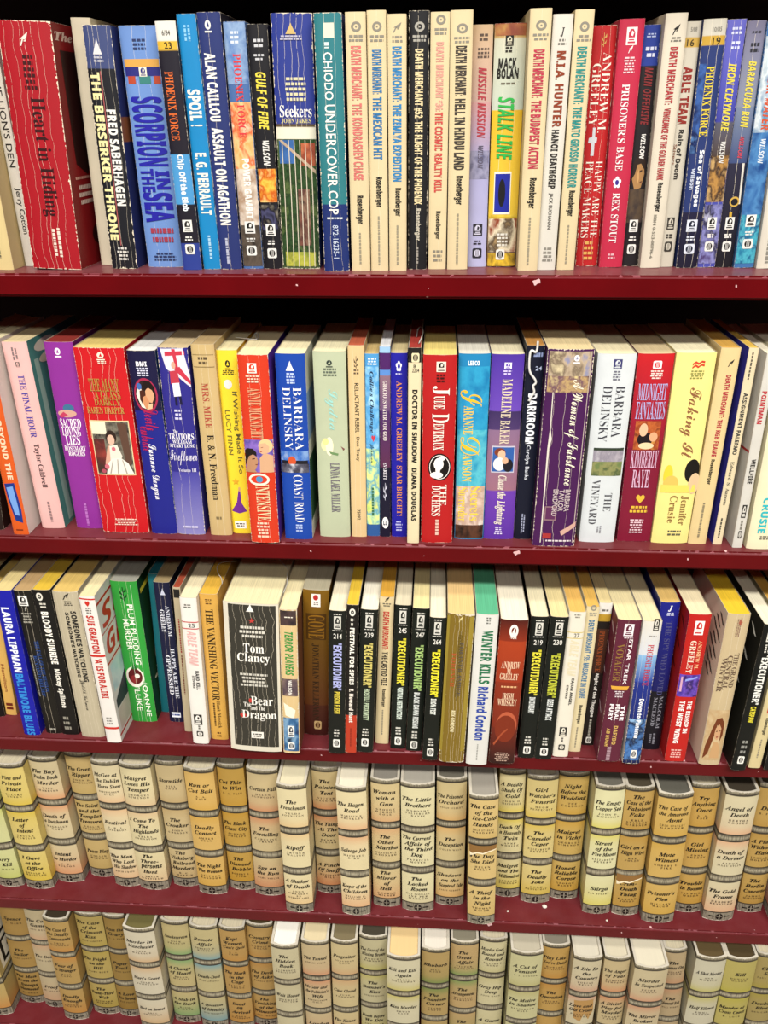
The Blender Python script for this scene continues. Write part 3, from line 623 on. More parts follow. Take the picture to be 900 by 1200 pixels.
soft((0, 20.23, 3.62, 1.62, 17.28, -1.8, 10.5),'blue paperback numbered 19 with yellow lettering and SEA OF SAVAGES in white','24356e',[
 ('P','picture_print','',['24356e','3d63a8','182250','5a86c0'],0.02,0.3,0.163,0.51,2),
 ('H', 'small_print', '10/85', '77736a', 0.4, 0.8, 0.03, 0.046, 's'),
 ('H', 'small_print', '19', '2a2412', 0.45, 0.8, 0.067, 0.095, 's'),
 ('V', 'author_lettering', 'PHOENIX FORCE', 'e2c93a', 0.32, 0.68, 0.174, 0.443, 'r'),
 ('V', 'title_lettering', 'Sea of Savages', 'eef2f8', 0.4, 0.68, 0.498, 0.733, 'b'),
 ('V', 'author_lettering', 'Wilson', 'c4cce0', 0.18, 0.36, 0.571, 0.66, 'b'),
 ('I','publisher_logo','badge',('d8dce8','181a30'),0.25,0.75,0.788,0.84),
 ('MH','small_print','','d8dce8',0.28,0.72,0.858,0.881,2),
 ('I','publisher_logo','globe',('d8dce8','181a30'),0.25,0.75,0.894,0.938)],bands=[(0.0, 0.062, 'd2ccbc'), (0.062, 0.097, 'c9a03a'), (0.755, 1.0, '1c1a3a', '14122a')],cr=2,chip=0.07)
soft((0, 21.85, 3.89, 1.36, 17.26, -1.9, 10.5),'violet paperback lettered IRON CLAYMORE in yellow above brown battle scene','4a4ea8',[
 ('P','picture_print','',['6a4a34','b98a4a','3a2a28','c9a36a','4a3a48'],0.02,0.98,0.521,0.713,2),
 ('P','picture_print','',['4a3a6a','8a8ac4','2c2844','c9c9e6'],0.02,0.98,0.724,0.983,2.4),
 ('MH','small_print','','d0d4ec',0.25,0.8,0.026,0.058,2),
 ('MH','small_print','','d0d4ec',0.25,0.85,0.077,0.114,2),
 ('V', 'title_lettering', 'IRON CLAYMORE', 'dccb4c', 0.324, 0.746, 0.16, 0.423, 'I'),
 ('V', 'author_lettering', 'WILSON', 'dedcd8', 0.42, 0.7, 0.464, 0.552, 'I'),
 ('I','publisher_logo','badge',('e8e6e0','14120f'),0.25,0.75,0.779,0.831),
 ('MH','small_print','','e8e6e0',0.28,0.72,0.849,0.871,2),
 ('I','publisher_logo','globe',('e8e6e0','14120f'),0.25,0.75,0.885,0.928)],bands=[(0.0, 0.387, '6a6ac8', '3c40a0'), (0.387, 0.531, '5a5a6a', '4a3a34')],cr=2,chip=0.06)
soft((0, 23.22, 3.92, 1.34, 17.16, -1.7, 10.5),'grey violet paperback lettered BARRACUDA RUN in yellow with gold gun barrel','6a6a86',[
 ('Q','picture_print',[(0.75,0.55),(0.88,0.55),(0.95,0.722),(0.85,0.722)],'d8d4c8'),
 ('E','picture_print','','c9a24a',0.31999999999999995,0.88,0.689,0.733),
 ('E','picture_print','','1a1820',0.39999999999999997,0.8,0.697,0.726),
 ('Q','picture_print',[(0.4,0.755),(0.55,0.755),(0.6,0.833),(0.45,0.833)],'c9a23a'),
 ('MH','small_print','','3a3a44',0.3,0.8,0.035,0.049,1),
 ('MH','small_print','','2a2a32',0.25,0.85,0.077,0.12,2),
 ('V', 'title_lettering', 'BARRACUDA RUN', 'dccb4c', 0.324, 0.746, 0.148, 0.405, 'I'),
 ('V', 'author_lettering', 'WILSON', 'c04458', 0.4, 0.65, 0.441, 0.529, 'I'),
 ('I','publisher_logo','badge',('e8e6e0','14120f'),0.25,0.75,0.777,0.83),
 ('MH','small_print','','e8e6e0',0.28,0.72,0.848,0.871,2),
 ('I','publisher_logo','globe',('e8e6e0','14120f'),0.25,0.75,0.884,0.928)],bands=[(-0.0, 0.324, '7a7690', '8a90a4'), (0.324, 0.55, '7a86a0', '3a4a78'), (0.55, 1.0, '26243c', '121018')],cr=1)
soft((0, 24.77, 3.7, 1.54, 17.12, -2.0, 10.5),'blue paperback with curling white ocean wave at the end of top shelf','3d6ea8',[
 ('P','picture_print','',['8aa4b8','d8e0e4','5a84a8','b0c4d0'],0.02,0.98,0.054,0.424,1.6),
 ('P','picture_print','',['2a5a9a','4f86bc','1f4684'],0.02,0.98,0.424,0.765,2),
 ('P','picture_print','',['2a7a9e','4fb0c4','1c5a86','8ad0d8'],0.02,0.98,0.765,0.98,3),
 ('V', 'title_lettering', 'CLEAR WATER', 'c8502c', 0.325, 0.724, 0.158, 0.414, 'I'),
 ('V', 'author_lettering', 'WILSON', 'd8e0e8', 0.4, 0.66, 0.45, 0.549, 'I'),
 ('I','publisher_logo','badge',('e8e6e0','14120f'),0.25,0.75,0.765,0.817),
 ('MH','small_print','','e8e6e0',0.28,0.72,0.835,0.857,2),
 ('I','publisher_logo','globe',('e8e6e0','14120f'),0.25,0.75,0.871,0.914)],chip=0.05)
soft((0, 26.42, 3.37, 1.54, 17.43, -2.3, 10.5),'off-white paperback last in the top shelf row beside blue wave spine','ddd6c6',[
 ('MV','small_print','','8a867c',0.3,0.6,0.832,0.977,1)])
soft((1, -41.34, 1.3, 1.69, 18.1, 5.1, 10.5),'nearly hidden dark paperback at the second shelf end before the orange one','241814',[
 ('MV','small_print','','8a6a5a',0.3,0.7,0.814,0.964,1)])
soft((1, -38.38, 0.48, 1.47, 18.1, 0.5, 10.5),'orange paperback with blue crest and white cover side on second shelf','d2571c',[
 ('Q','picture_print',[(0.1,0.713),(0.75,0.707),(0.85,0.858),(0.8,0.932),(0.35,0.918),(0.15,0.805)],'17307e'),
 ('Q','picture_print',[(0.2,0.733),(0.62,0.726),(0.7,0.845),(0.68,0.891),(0.4,0.885),(0.25,0.792)],'6f9ad8'),
 ('R','spine_stripe','','7a2a10',0.25,0.7,0.969,0.977),
 ('V', 'title_lettering', 'BEYOND THE', 'e8c8a8', 0.429, 0.771, 0.376, 0.688, 'b')],cov='e8dfd6',top='e8dcb0',side=[('MV', 'small_print', '', '6a5a5a', 0.62, 0.8, 0.62, 0.86, 1), ('MH', 'small_print', '', '5a4a48', 0.3, 0.9, 0.3, 0.33, 1)])
soft((1, -35.91, 1.92, 2.22, 17.94, -0.6, 10.5),'pale pink paperback lettered THE FINAL HOUR in blue violet','e2b3ae',[
 ('MV','small_print','','7a6a6a',0.35,0.6,0.023,0.092,2),
 ('I','publisher_logo','badge',('4a4a44','e2b3ae'),0.42,0.58,0.098,0.123),
 ('V', 'title_lettering', 'THE FINAL HOUR', '4a3f96', 0.4, 0.66, 0.162, 0.487, 'r'),
 ('V', 'author_lettering', 'Taylor Caldwell', '3a2a2e', 0.38, 0.66, 0.522, 0.763, 'r'),
 ('MV','small_print','','8a7070',0.45,0.62,0.844,0.961,1)],cov='4f8a82',side=[('Q', 'picture_print', [(0.3, 0.12), (0.75, 0.1), (0.8, 0.98), (0.42, 0.98)], '2a5a80'), ('Q', 'picture_print', [(0.06, 0.1), (0.14, 0.1), (0.2, 0.98), (0.1, 0.98)], '9ab8a8'), ('E', 'picture_print', '', 'e0d6c0', 0.1, 0.5, 0.02, 0.08), ('E', 'picture_print', '', 'e0d6c0', 0.3, 0.8, 0.05, 0.13), ('E', 'picture_print', '', 'd8ccb0', 0.15, 0.5, 0.09, 0.14), ('E', 'picture_print', '', 'e8e8e0', 0.5, 0.75, 0.2, 0.26), ('E', 'picture_print', '', '2a5a80', 0.56, 0.8, 0.2, 0.245)],top='dcc89a')
soft((1, -32.42, 2.08, 2.54, 17.92, 0.4, 10.5),'bright purple paperback lettered LOVING LIES in white','8a2d92',[
 ('E','picture_print','','3a6a8a',0.3,0.7,0.311,0.355),
 ('E','picture_print','','c99a8a',0.07999999999999996,0.76,0.34,0.38),
 ('Q','picture_print',[(0.12,0.372),(0.3,0.35),(0.45,0.37),(0.2,0.382)],'b83a5a'),
 ('I','publisher_logo','avon',('f0e6f0','8a2d92'),0.35,0.58,0.028,0.074),
 ('H', 'title_lettering', 'SACRED', 'f2eaf0', 0.1, 0.85, 0.387, 0.434, 'r'),
 ('H', 'title_lettering', 'LOVING', 'f2eaf0', 0.12, 0.8, 0.432, 0.478, 'r'),
 ('H', 'title_lettering', 'LIES', 'f2eaf0', 0.2, 0.72, 0.476, 0.525, 'r'),
 ('H', 'author_lettering', 'ROSEMARY', 'f2eaf0', 0.1, 0.88, 0.532, 0.558, 'r'),
 ('H', 'author_lettering', 'ROGERS', 'f2eaf0', 0.22, 0.82, 0.561, 0.586, 'r'),
 ('MV','small_print','','b06ab8',0.42,0.58,0.851,0.982,1)],cov='6a1f72',top='8a2a22')
soft((1, -28.63, 1.33, 4.42, 17.64, 0.4, 10.5),'very thick red paperback with square photograph of seated woman and white creases','c4161e',[
 ('R','picture_print','','d8c89a',0.1,0.9,0.369,0.666),
 ('P','picture_print','',['4a463e','7a7466','2e2a28','a09a84'],0.12,0.88,0.375,0.66,2),
 ('R','picture_print','','e0dcc0',0.12,0.42,0.375,0.442),
 ('P','picture_print','',['8a3a34','5a2a28','3a3028'],0.12,0.35,0.469,0.65,2),
 ('Q','picture_print',[(0.66,0.382),(0.84,0.382),(0.86,0.598),(0.74,0.624)],'5a4034'),
 ('E','picture_print','','2e201a',0.39,0.61,0.421,0.492),
 ('Q','picture_print',[(0.4,0.507),(0.46,0.5),(0.46,0.572),(0.36,0.613),(0.3,0.603)],'cfa08a'),
 ('E','picture_print','','dbb09a',0.415,0.565,0.444,0.5),
 ('Q','picture_print',[(0.44,0.505),(0.6,0.497),(0.68,0.561),(0.62,0.585),(0.42,0.585)],'ded6c8'),
 ('Q','picture_print',[(0.3,0.658),(0.36,0.6),(0.46,0.574),(0.64,0.569),(0.78,0.598),(0.87,0.658)],'e6e0d4'),
 ('Q','picture_print',[(0.46,0.585),(0.48,0.585),(0.4,0.656),(0.37,0.656)],'a49c90'),
 ('Q','picture_print',[(0.56,0.577),(0.58,0.577),(0.56,0.656),(0.53,0.656)],'a49c90'),
 ('Q','picture_print',[(0.66,0.579),(0.68,0.582),(0.74,0.656),(0.71,0.656)],'a49c90'),
 ('E','picture_print','','c86a78',0.28,0.38,0.604,0.633),
 ('E','picture_print','','c86a78',0.48000000000000004,0.56,0.509,0.532),
 ('E','picture_print','','a84a5a',0.2,0.3,0.632,0.655),
 ('I','publisher_logo','avon',('f0dcc8','c4161e'),0.46,0.62,0.021,0.06),
 ('MH','small_print','','f0dcc8',0.45,0.65,0.062,0.081,2),
 ('H', 'title_lettering', 'THE MANY', 'a8823c', 0.22, 0.82, 0.151, 0.217, 'r'),
 ('H', 'title_lettering', 'A GLASS', 'a8823c', 0.3, 0.82, 0.211, 0.259, 'r'),
 ('H', 'title_lettering', 'DARKLY', 'a8823c', 0.28, 0.8, 0.256, 0.289, 'r'),
 ('H', 'author_lettering', 'KAREN HARPER', 'b8924a', 0.1, 0.85, 0.298, 0.332, 'r'),
 ('MH','small_print','','e8d0c0',0.3,0.8,0.913,0.955,4)],cr=5,chip=0.1,top='d8c070')
soft((1, -24.9, 1.27, 2.46, 17.45, 0.2, 10.5),'navy paperback with embracing couple in red oval and white script','1d2284',[
 ('E','picture_print','','a0284a',0.08000000000000002,0.9199999999999999,0.136,0.316),
 ('E','picture_print','','2a1c1c',0.14,0.86,0.148,0.303),
 ('Q','picture_print',[(0.16,0.222),(0.24,0.177),(0.36,0.186),(0.44,0.259),(0.5,0.298),(0.3,0.286)],'eadfd0'),
 ('Q','picture_print',[(0.5,0.196),(0.66,0.184),(0.78,0.201),(0.8,0.235),(0.7,0.264),(0.56,0.259),(0.5,0.229)],'d8a078'),
 ('Q','picture_print',[(0.4,0.177),(0.5,0.15),(0.7,0.153),(0.84,0.184),(0.82,0.225),(0.74,0.198),(0.6,0.184),(0.48,0.206)],'1c100e'),
 ('Q','picture_print',[(0.36,0.235),(0.5,0.225),(0.6,0.254),(0.58,0.291),(0.46,0.296),(0.38,0.271)],'c88a60'),
 ('Q','picture_print',[(0.3,0.201),(0.44,0.196),(0.5,0.225),(0.38,0.235),(0.36,0.274),(0.28,0.247)],'4a2418'),
 ('Q','picture_print',[(0.56,0.269),(0.72,0.266),(0.68,0.293),(0.52,0.301)],'e8b890'),
 ('E','picture_print','','3f66a8',0.21,0.39,0.162,0.196),
 ('H', 'publisher_logo', 'BMI', 'f0eef4', 0.3, 0.68, 0.053, 0.077, 'b'),
 ('MH','small_print','','d0d0e4',0.28,0.75,0.082,0.129,4),
 ('V', 'title_lettering', 'Devils', 'b01f4e', 0.35, 0.85, 0.296, 0.408, 'c'),
 ('V', 'title_lettering', 'Embrace', 'b01f4e', 0.12, 0.6, 0.389, 0.523, 'c'),
 ('V', 'author_lettering', 'Susanne Dengan', 'f2f0f6', 0.22, 0.62, 0.484, 0.795, 'c')],bands=[(-0.0, 0.308, '14123a')],chip=0.05,cov='1a3f66',covb=[(0.6, 1, '3a8a7a')],top='dcdcd6')
soft((1, -22.35, 1.24, 2.61, 17.72, 0.9, 10.5),'indigo paperback with red coated soldier carrying the British flag','2e2a86',[
 ('Q','picture_print',[(0.1,0.006),(0.85,0.002),(1.0,0.138),(1.0,0.196),(0.6,0.138),(0.25,0.103)],'d8d4de'),
 ('Q','picture_print',[(0.25,0.02),(0.9,0.014),(0.9,0.034),(0.25,0.041)],'c03448'),
 ('Q','picture_print',[(0.48,0.006),(0.6,0.006),(0.66,0.103),(0.56,0.103)],'c03448'),
 ('Q','picture_print',[(0.5,0.103),(0.7,0.091),(1.0,0.161),(1.0,0.182)],'c03448'),
 ('E','picture_print','','d0a08a',0.43,0.5700000000000001,0.067,0.104),
 ('Q','picture_print',[(0.36,0.115),(0.62,0.109),(0.66,0.173),(0.36,0.179)],'b83848'),
 ('Q','picture_print',[(0.4,0.175),(0.64,0.171),(0.66,0.238),(0.42,0.242)],'e4e0ea'),
 ('Q','picture_print',[(0.44,0.242),(0.52,0.242),(0.52,0.286),(0.44,0.286)],'1a1838'),
 ('Q','picture_print',[(0.58,0.239),(0.66,0.239),(0.68,0.282),(0.6,0.282)],'1a1838'),
 ('MH','small_print','','c8c4e0',0.36,0.64,0.304,0.365,3),
 ('H', 'title_lettering', 'The', 'f0eef4', 0.26, 0.42, 0.414, 0.433, 'r'),
 ('H', 'title_lettering', 'TRAITORS', 'f0eef4', 0.08, 0.94, 0.433, 0.467, 'r'),
 ('H', 'author_lettering', 'WILLIAM', 'f0eef4', 0.2, 0.86, 0.469, 0.487, 'r'),
 ('H', 'author_lettering', 'STUART LONG', 'f0eef4', 0.08, 0.96, 0.489, 0.508, 'r'),
 ('H', 'title_lettering', 'Fireflower', 'e4e0f0', 0.05, 0.98, 0.521, 0.604, 'c'),
 ('H', 'small_print', 'Volume III', 'd8d4e8', 0.3, 0.92, 0.622, 0.64, 'r'),
 ('MH','small_print','','c8c4e0',0.25,0.8,0.944,0.965,1)],bands=[(0.643, 1.0, '46429e', '8a86c0')],chip=0.1,cr=2,top='c9b48a')
soft((1, -19.49, 1.23, 1.99, 18.05, 0.1, 10.5),'tan paperback with brown red lettering MRS. MIKE','c8ad78',[
 ('R','spine_stripe','','8a744a',0.05,0.95,0.048,0.051),
 ('R','spine_stripe','','8a744a',0.05,0.95,0.106,0.11),
 ('MH','small_print','','5a4a34',0.25,0.7,0.056,0.1,2),
 ('V', 'title_lettering', 'MRS. MIKE', 'a84a3a', 0.3, 0.6, 0.186, 0.413, 'r'),
 ('V', 'author_lettering', 'B. & N. Freedman', '1c1814', 0.3, 0.62, 0.447, 0.799, 'r'),
 ('MH','small_print','','7a6a4a',0.35,0.6,0.888,0.914,1)],cr=2,top='b09668')
soft((1, -17.59, 1.7, 1.78, 17.44, 0.1, 10.5),'bright yellow paperback with purple dress figure and starfish','f0d434',[
 ('E','picture_print','','d8d8d4',0.25,0.65,0.147,0.195),
 ('Q','picture_print',[(0.05,0.867),(0.35,0.818),(0.5,0.743),(0.58,0.743),(0.6,0.818),(0.85,0.867),(0.45,0.88)],'6a2a8a'),
 ('E','picture_print','','c99a6a',0.49000000000000005,0.6100000000000001,0.726,0.753),
 ('R','price_sticker','','f4f2ea',0.15,0.75,0.927,0.969),
 ('I','publisher_logo','avon',('2a2a1c','f0d434'),0.38,0.66,0.049,0.096),
 ('MH','small_print','','4a4620',0.2,0.85,0.098,0.123,3),
 ('V', 'title_lettering', 'If Wishing Made It So', '5a5630', 0.55, 0.85, 0.207, 0.65, 's'),
 ('V', 'author_lettering', 'LUCY FINN', '6a6430', 0.18, 0.42, 0.304, 0.545, 's'),
 ('I','publisher_logo','star',('d8a02a',''),0.2,0.6,0.676,0.716),
 ('MH','small_print','','55524c',0.2,0.7,0.935,0.96,2)],chip=0.02,top='e4d8a8')
soft((1, -15.09, -0.06, 2.59, 17.53, 0.4, 10.5),'orange red paperback with photograph of couple face to face','d0381c',[
 ('P','picture_print','',['8a6ac0','5a4a9a','b89ad8'],0.02,0.98,0.426,0.6,2),
 ('Q','picture_print',[(0.5,0.6),(0.52,0.523),(0.7,0.492),(0.97,0.511),(0.97,0.6)],'cfa27e'),
 ('E','picture_print','','dcc08a',0.5,0.98,0.421,0.496),
 ('Q','picture_print',[(0.5,0.473),(0.56,0.446),(0.74,0.442),(0.86,0.461),(0.84,0.492),(0.62,0.501),(0.52,0.492)],'d8a884'),
 ('Q','picture_print',[(0.58,0.466),(0.66,0.462),(0.66,0.466),(0.58,0.469)],'8a5a44'),
 ('Q','picture_print',[(0.54,0.486),(0.62,0.483),(0.62,0.488),(0.55,0.491)],'a04a40'),
 ('Q','picture_print',[(0.02,0.486),(0.1,0.471),(0.3,0.473),(0.42,0.492),(0.42,0.513),(0.3,0.503),(0.18,0.517),(0.1,0.549),(0.02,0.561)],'1c1412'),
 ('Q','picture_print',[(0.06,0.549),(0.16,0.513),(0.3,0.503),(0.42,0.517),(0.46,0.538),(0.42,0.564),(0.36,0.584),(0.2,0.593),(0.06,0.584)],'b48462'),
 ('Q','picture_print',[(0.26,0.526),(0.36,0.523),(0.36,0.528),(0.26,0.531)],'3a2218'),
 ('Q','picture_print',[(0.36,0.556),(0.44,0.554),(0.44,0.56),(0.37,0.561)],'7a4232'),
 ('Q','picture_print',[(0.02,0.6),(0.04,0.574),(0.3,0.58),(0.4,0.6)],'b48462'),
 ('E','picture_print','','e8e0d0',0.09000000000000002,0.81,0.605,0.672),
 ('E','picture_print','','d0381c',0.16999999999999998,0.73,0.616,0.66),
 ('E','picture_print','','4a8ab8',0.34,0.5800000000000001,0.621,0.655),
 ('I','publisher_logo','badge',('f4e8dc','d0381c'),0.32,0.62,0.039,0.088),
 ('MH','small_print','','f0c8b0',0.25,0.7,0.096,0.137,3),
 ('V', 'author_lettering', 'ANNIE MCKNIGHT', 'd8a078', 0.28, 0.7, 0.16, 0.417, 'r'),
 ('V', 'title_lettering', 'INTENSIVE', 'e6cca0', 0.3, 0.78, 0.664, 0.87, 'r'),
 ('MH','small_print','','f0c8b0',0.25,0.7,0.876,0.972,5)],cov='5a2f9a',chip=0.1,cr=2,top='eadcae')
soft((1, -12.11, 0.78, 2.53, 17.44, 0.4, 10.5),'royal blue paperback lettered COAST ROAD with beach photograph band','1644a4',[
 ('P','picture_print','',['7fa0d0','3a6ab8','b8c8dc'],0.02,0.98,0.499,0.55,2),
 ('R','picture_print','','1c1a22',0.05,0.95,0.55,0.617),
 ('E','picture_print','','c9502a',0.26,0.54,0.527,0.578),
 ('P','picture_print','',['2a2430','5a5a6a','c8c8d0'],0.02,0.98,0.569,0.617,3),
 ('I','publisher_logo','peak',('eef0f4','1644a4'),0.35,0.62,0.034,0.084),
 ('MH','small_print','','b8c8e8',0.35,0.65,0.092,0.151,4),
 ('V', 'author_lettering', 'BARBARA', 'f2f2f0', 0.56, 0.84, 0.166, 0.493, 'n'),
 ('V', 'author_lettering', 'DELINSKY', 'f2f2f0', 0.2, 0.46, 0.166, 0.493, 'n'),
 ('V', 'title_lettering', 'COAST ROAD', 'f2f2f0', 0.42, 0.74, 0.63, 0.898, 'n'),
 ('MH','small_print','','a8b8e0',0.42,0.66,0.909,0.958,3)],cov='d8d8c8',covb=[(0.2, 0.45, '8aa8c8'), (0.55, 0.9, '2f5a3a')],top='efe4b8')
soft((1, -8.8, 1.4, 2.79, 17.5, 0.1, 10.5),'sage green paperback with pale flower and faded script title','b9c1a2',[
 ('E','picture_print','','dfdca8',0.14999999999999997,0.55,0.445,0.515),
 ('E','picture_print','','efe8c8',0.3,0.54,0.436,0.537),
 ('E','picture_print','','e8d890',0.19999999999999998,0.4,0.443,0.479),
 ('Q','picture_print',[(0.4,0.512),(0.7,0.524),(0.68,0.535),(0.45,0.527)],'6a8a5a'),
 ('Q','picture_print',[(0.78,0.484),(0.9,0.499),(0.86,0.509)],'7a4a48'),
 ('I','publisher_logo','avon',('2f3a34','b9c1a2'),0.4,0.6,0.042,0.077),
 ('MH','small_print','','5a6458',0.3,0.72,0.08,0.124,3),
 ('V', 'title_lettering', 'Lydia', '9ad0c8', 0.32, 0.72, 0.186, 0.398, 'c'),
 ('V', 'author_lettering', 'LINDA LAEL MILLER', '6a6270', 0.42, 0.72, 0.576, 0.852, 'r')],top='e4dcb4',chip=0.03)
soft((1, -6.57, 1.5, 1.37, 17.99, 0.2, 10.5),'tan cream paperback lettered RELUCTANT REBEL in thin capitals','dcbf8c',[
 ('I','publisher_logo','leaf',('4a3a2a',''),0.35,0.66,0.05,0.109),
 ('MH','small_print','','5a4a3a',0.3,0.7,0.111,0.14,2),
 ('V', 'title_lettering', 'RELUCTANT REBEL', '2c2824', 0.38, 0.64, 0.18, 0.43, 's'),
 ('V', 'author_lettering', 'Don Tracy', '2c2824', 0.38, 0.64, 0.451, 0.577, 's'),
 ('V', 'small_print', '75092', '3a342c', 0.4, 0.62, 0.843, 0.901, 's')],cr=2,top='b4583a')
soft((1, -5.26, 1.71, 1.2, 17.25, 0.2, 10.5),'slim light blue paperback with red heart and painted garden on spine','4f9ad2',[
 ('P','picture_print','',['7fc0e8','4f9ad2','a8d8f0'],0.03,0.97,0.064,0.495,2),
 ('P','picture_print','',['9ad07a','d8e070','5aa0b8','c8e49a','f0e48a'],0.03,0.97,0.495,0.929,2.2),
 ('MH','small_print','','d8e8f4',0.2,0.85,0.02,0.058,3),
 ('V', 'title_lettering', "Callie's Challenge", '1c2c4a', 0.3, 0.62, 0.088, 0.408, 'i'),
 ('I','publisher_logo','heart',('c83a4a',''),0.42,0.72,0.421,0.457),
 ('V', 'author_lettering', 'Johnson', '1c3a4a', 0.3, 0.6, 0.467, 0.573, 'c'),
 ('MV','small_print','','3a6a4a',0.35,0.65,0.713,0.877,1)],bands=[(0.929, 1.0, '2d5a98')],top='c8ae72')
soft((1, -4.14, 1.62, 0.9, 17.88, 0.2, 10.5),'slim dark violet paperback with pale blue top edge and white oval at foot','2e2250',[
 ('E','picture_print','','f0f0f0',0.18,0.8200000000000001,0.886,0.951),
 ('V', 'title_lettering', 'GRACIOUS WATER FOR GOD', 'e6ddd8', 0.3, 0.7, 0.164, 0.467, 'r'),
 ('V', 'author_lettering', 'EVERETT', 'e6e2ea', 0.32, 0.68, 0.583, 0.677, 'r'),
 ('I','publisher_logo','leaf',('c8c8d8',''),0.3,0.7,0.694,0.791),
 ('H', 'publisher_logo', 'LL', '2a2440', 0.3, 0.7, 0.905, 0.932, 'b')],bands=[(0.0, 0.03, '9ac0e4'), (0.03, 0.112, '4a1f62'), (0.112, 0.138, '5a8ad0'), (0.138, 0.316, '8a6a7a', '6a4a74'), (0.316, 0.61, '4a2a62', '5a2a4a'), (0.61, 1.0, '14122a')],top='d8d8d8')
soft((1, -2.84, 1.68, 1.41, 17.34, -0.2, 10.5),'ultramarine paperback lettered STAR BRIGHT in orange','1d1a9a',[
 ('I','publisher_logo','flower',('e8e6f4','1d1a9a'),0.3,0.68,0.038,0.093),
 ('MH','small_print','','c8c4e8',0.3,0.66,0.098,0.109,1),
 ('V', 'author_lettering', 'ANDREW M. GREELEY', 'd88a4a', 0.34, 0.68, 0.14, 0.566, 'r'),
 ('V', 'title_lettering', 'STAR BRIGHT!', 'd88a4a', 0.34, 0.68, 0.588, 0.874, 'r'),
 ('MH','small_print','','b0b0e0',0.25,0.7,0.902,0.967,4)],top='c8b888')
soft((1, -1.54, 0.49, 1.06, 18.1, -0.0, 10.5),'slim cream paperback lettered DOCTOR IN SHADOW, red page tops','e0d2ac',[
 ('I','publisher_logo','globe',('e0d2ac','1c1a18'),0.25,0.85,0.024,0.067),
 ('H', 'small_print', 'B', '3a342c', 0.4, 0.6, 0.078, 0.093, 's'),
 ('H', 'small_print', '2204', '3a342c', 0.3, 0.85, 0.096, 0.114, 's'),
 ('V', 'title_lettering', 'DOCTOR IN SHADOW', '1c1a18', 0.324, 0.746, 0.196, 0.562, 'b'),
 ('V', 'author_lettering', 'DIANA DOUGLAS', '1c1a18', 0.324, 0.746, 0.589, 0.875, 'b')],bands=[(0.0, 0.07, '1c1a18')],top='9a3026')
soft((1, 0.6, 0.68, 2.81, 17.48, -0.2, 10.5),'deep red paperback with white cameo profile in black oval','b21a1c',[
 ('E','picture_print','','14100e',0.19000000000000006,0.91,0.498,0.646),
 ('E','picture_print','','f2eee8',0.23000000000000004,0.8700000000000001,0.506,0.638),
 ('E','picture_print','','14100e',0.25000000000000006,0.8500000000000001,0.51,0.634),
 ('E','picture_print','','f2eee8',0.37,0.67,0.522,0.588),
 ('E','picture_print','','f2eee8',0.26,0.66,0.597,0.633),
 ('E','picture_print','','f2eee8',0.52,0.72,0.511,0.536),
 ('Q','picture_print',[(0.42,0.568),(0.58,0.568),(0.55,0.619),(0.44,0.619)],'f2eee8'),
 ('Q','picture_print',[(0.36,0.555),(0.42,0.536),(0.42,0.568)],'f2eee8'),
 ('I','publisher_logo','badge',('e8dccc','1c1412'),0.4,0.68,0.032,0.082),
 ('MH','small_print','','3a1010',0.4,0.66,0.091,0.135,3),
 ('V', 'author_lettering', 'J', 'f0e4d8', 0.3, 0.8, 0.151, 0.197, 'r'),
 ('V', 'author_lettering', 'UDE', 'f0e4d8', 0.34, 0.66, 0.2, 0.266, 'r'),
 ('V', 'author_lettering', 'D', 'f0e4d8', 0.3, 0.8, 0.29, 0.338, 'r'),
 ('V', 'author_lettering', 'EVERAUX', 'f0e4d8', 0.34, 0.66, 0.341, 0.479, 'r'),
 ('V', 'title_lettering', 'THE', 'f0e4d8', 0.58, 0.78, 0.667, 0.782, 'r'),
 ('V', 'title_lettering', 'DUCHESS', 'f0e4d8', 0.32, 0.6, 0.671, 0.843, 'r'),
 ('MV','small_print','','e0b8a8',0.42,0.6,0.863,0.956,1)],top='e2cc78',chip=0.06)
soft((1, 3.57, 1.51, 2.64, 17.38, -0.5, 10.5),'turquoise sea paperback with ornate yellow vertical lettering','1f82b6',[
 ('P','picture_print','',['1f82b6','2f9ac4','1a74a8'],0.02,0.98,0.063,0.386,1.5),
 ('P','picture_print','',['2a9ab8','58b8c8','1f88b0'],0.02,0.98,0.386,0.693,2),
 ('P','picture_print','',['e8e0d8','b89a88','d8c0b0','8a6a58'],0.02,0.98,0.693,0.916,1.4),
 ('P','picture_print','',['3a2a22','5a3a2a','201814'],0.02,0.98,0.916,0.993,2),
 ('H', 'small_print', 'LEBCO', 'eef4f6', 0.3, 0.66, 0.034, 0.057, 'b'),
 ('V', 'author_lettering', 'S', 'e8b830', 0.08, 0.78, 0.18, 0.266, 'c'),
 ('V', 'author_lettering', 'ARANNE', 'e8c040', 0.2, 0.52, 0.261, 0.411, 'r'),
 ('V', 'author_lettering', 'D', 'e8b830', 0.12, 0.78, 0.423, 0.522, 'c'),
 ('V', 'author_lettering', 'AWSON', 'e8c040', 0.2, 0.52, 0.517, 0.667, 'r'),
 ('V', 'title_lettering', 'Secrets', 'eac84a', 0.5, 0.85, 0.693, 0.889, 'r'),
 ('V', 'title_lettering', 'Surrender', 'eac84a', 0.1, 0.42, 0.7, 0.896, 'r')],top='dcd8c8')
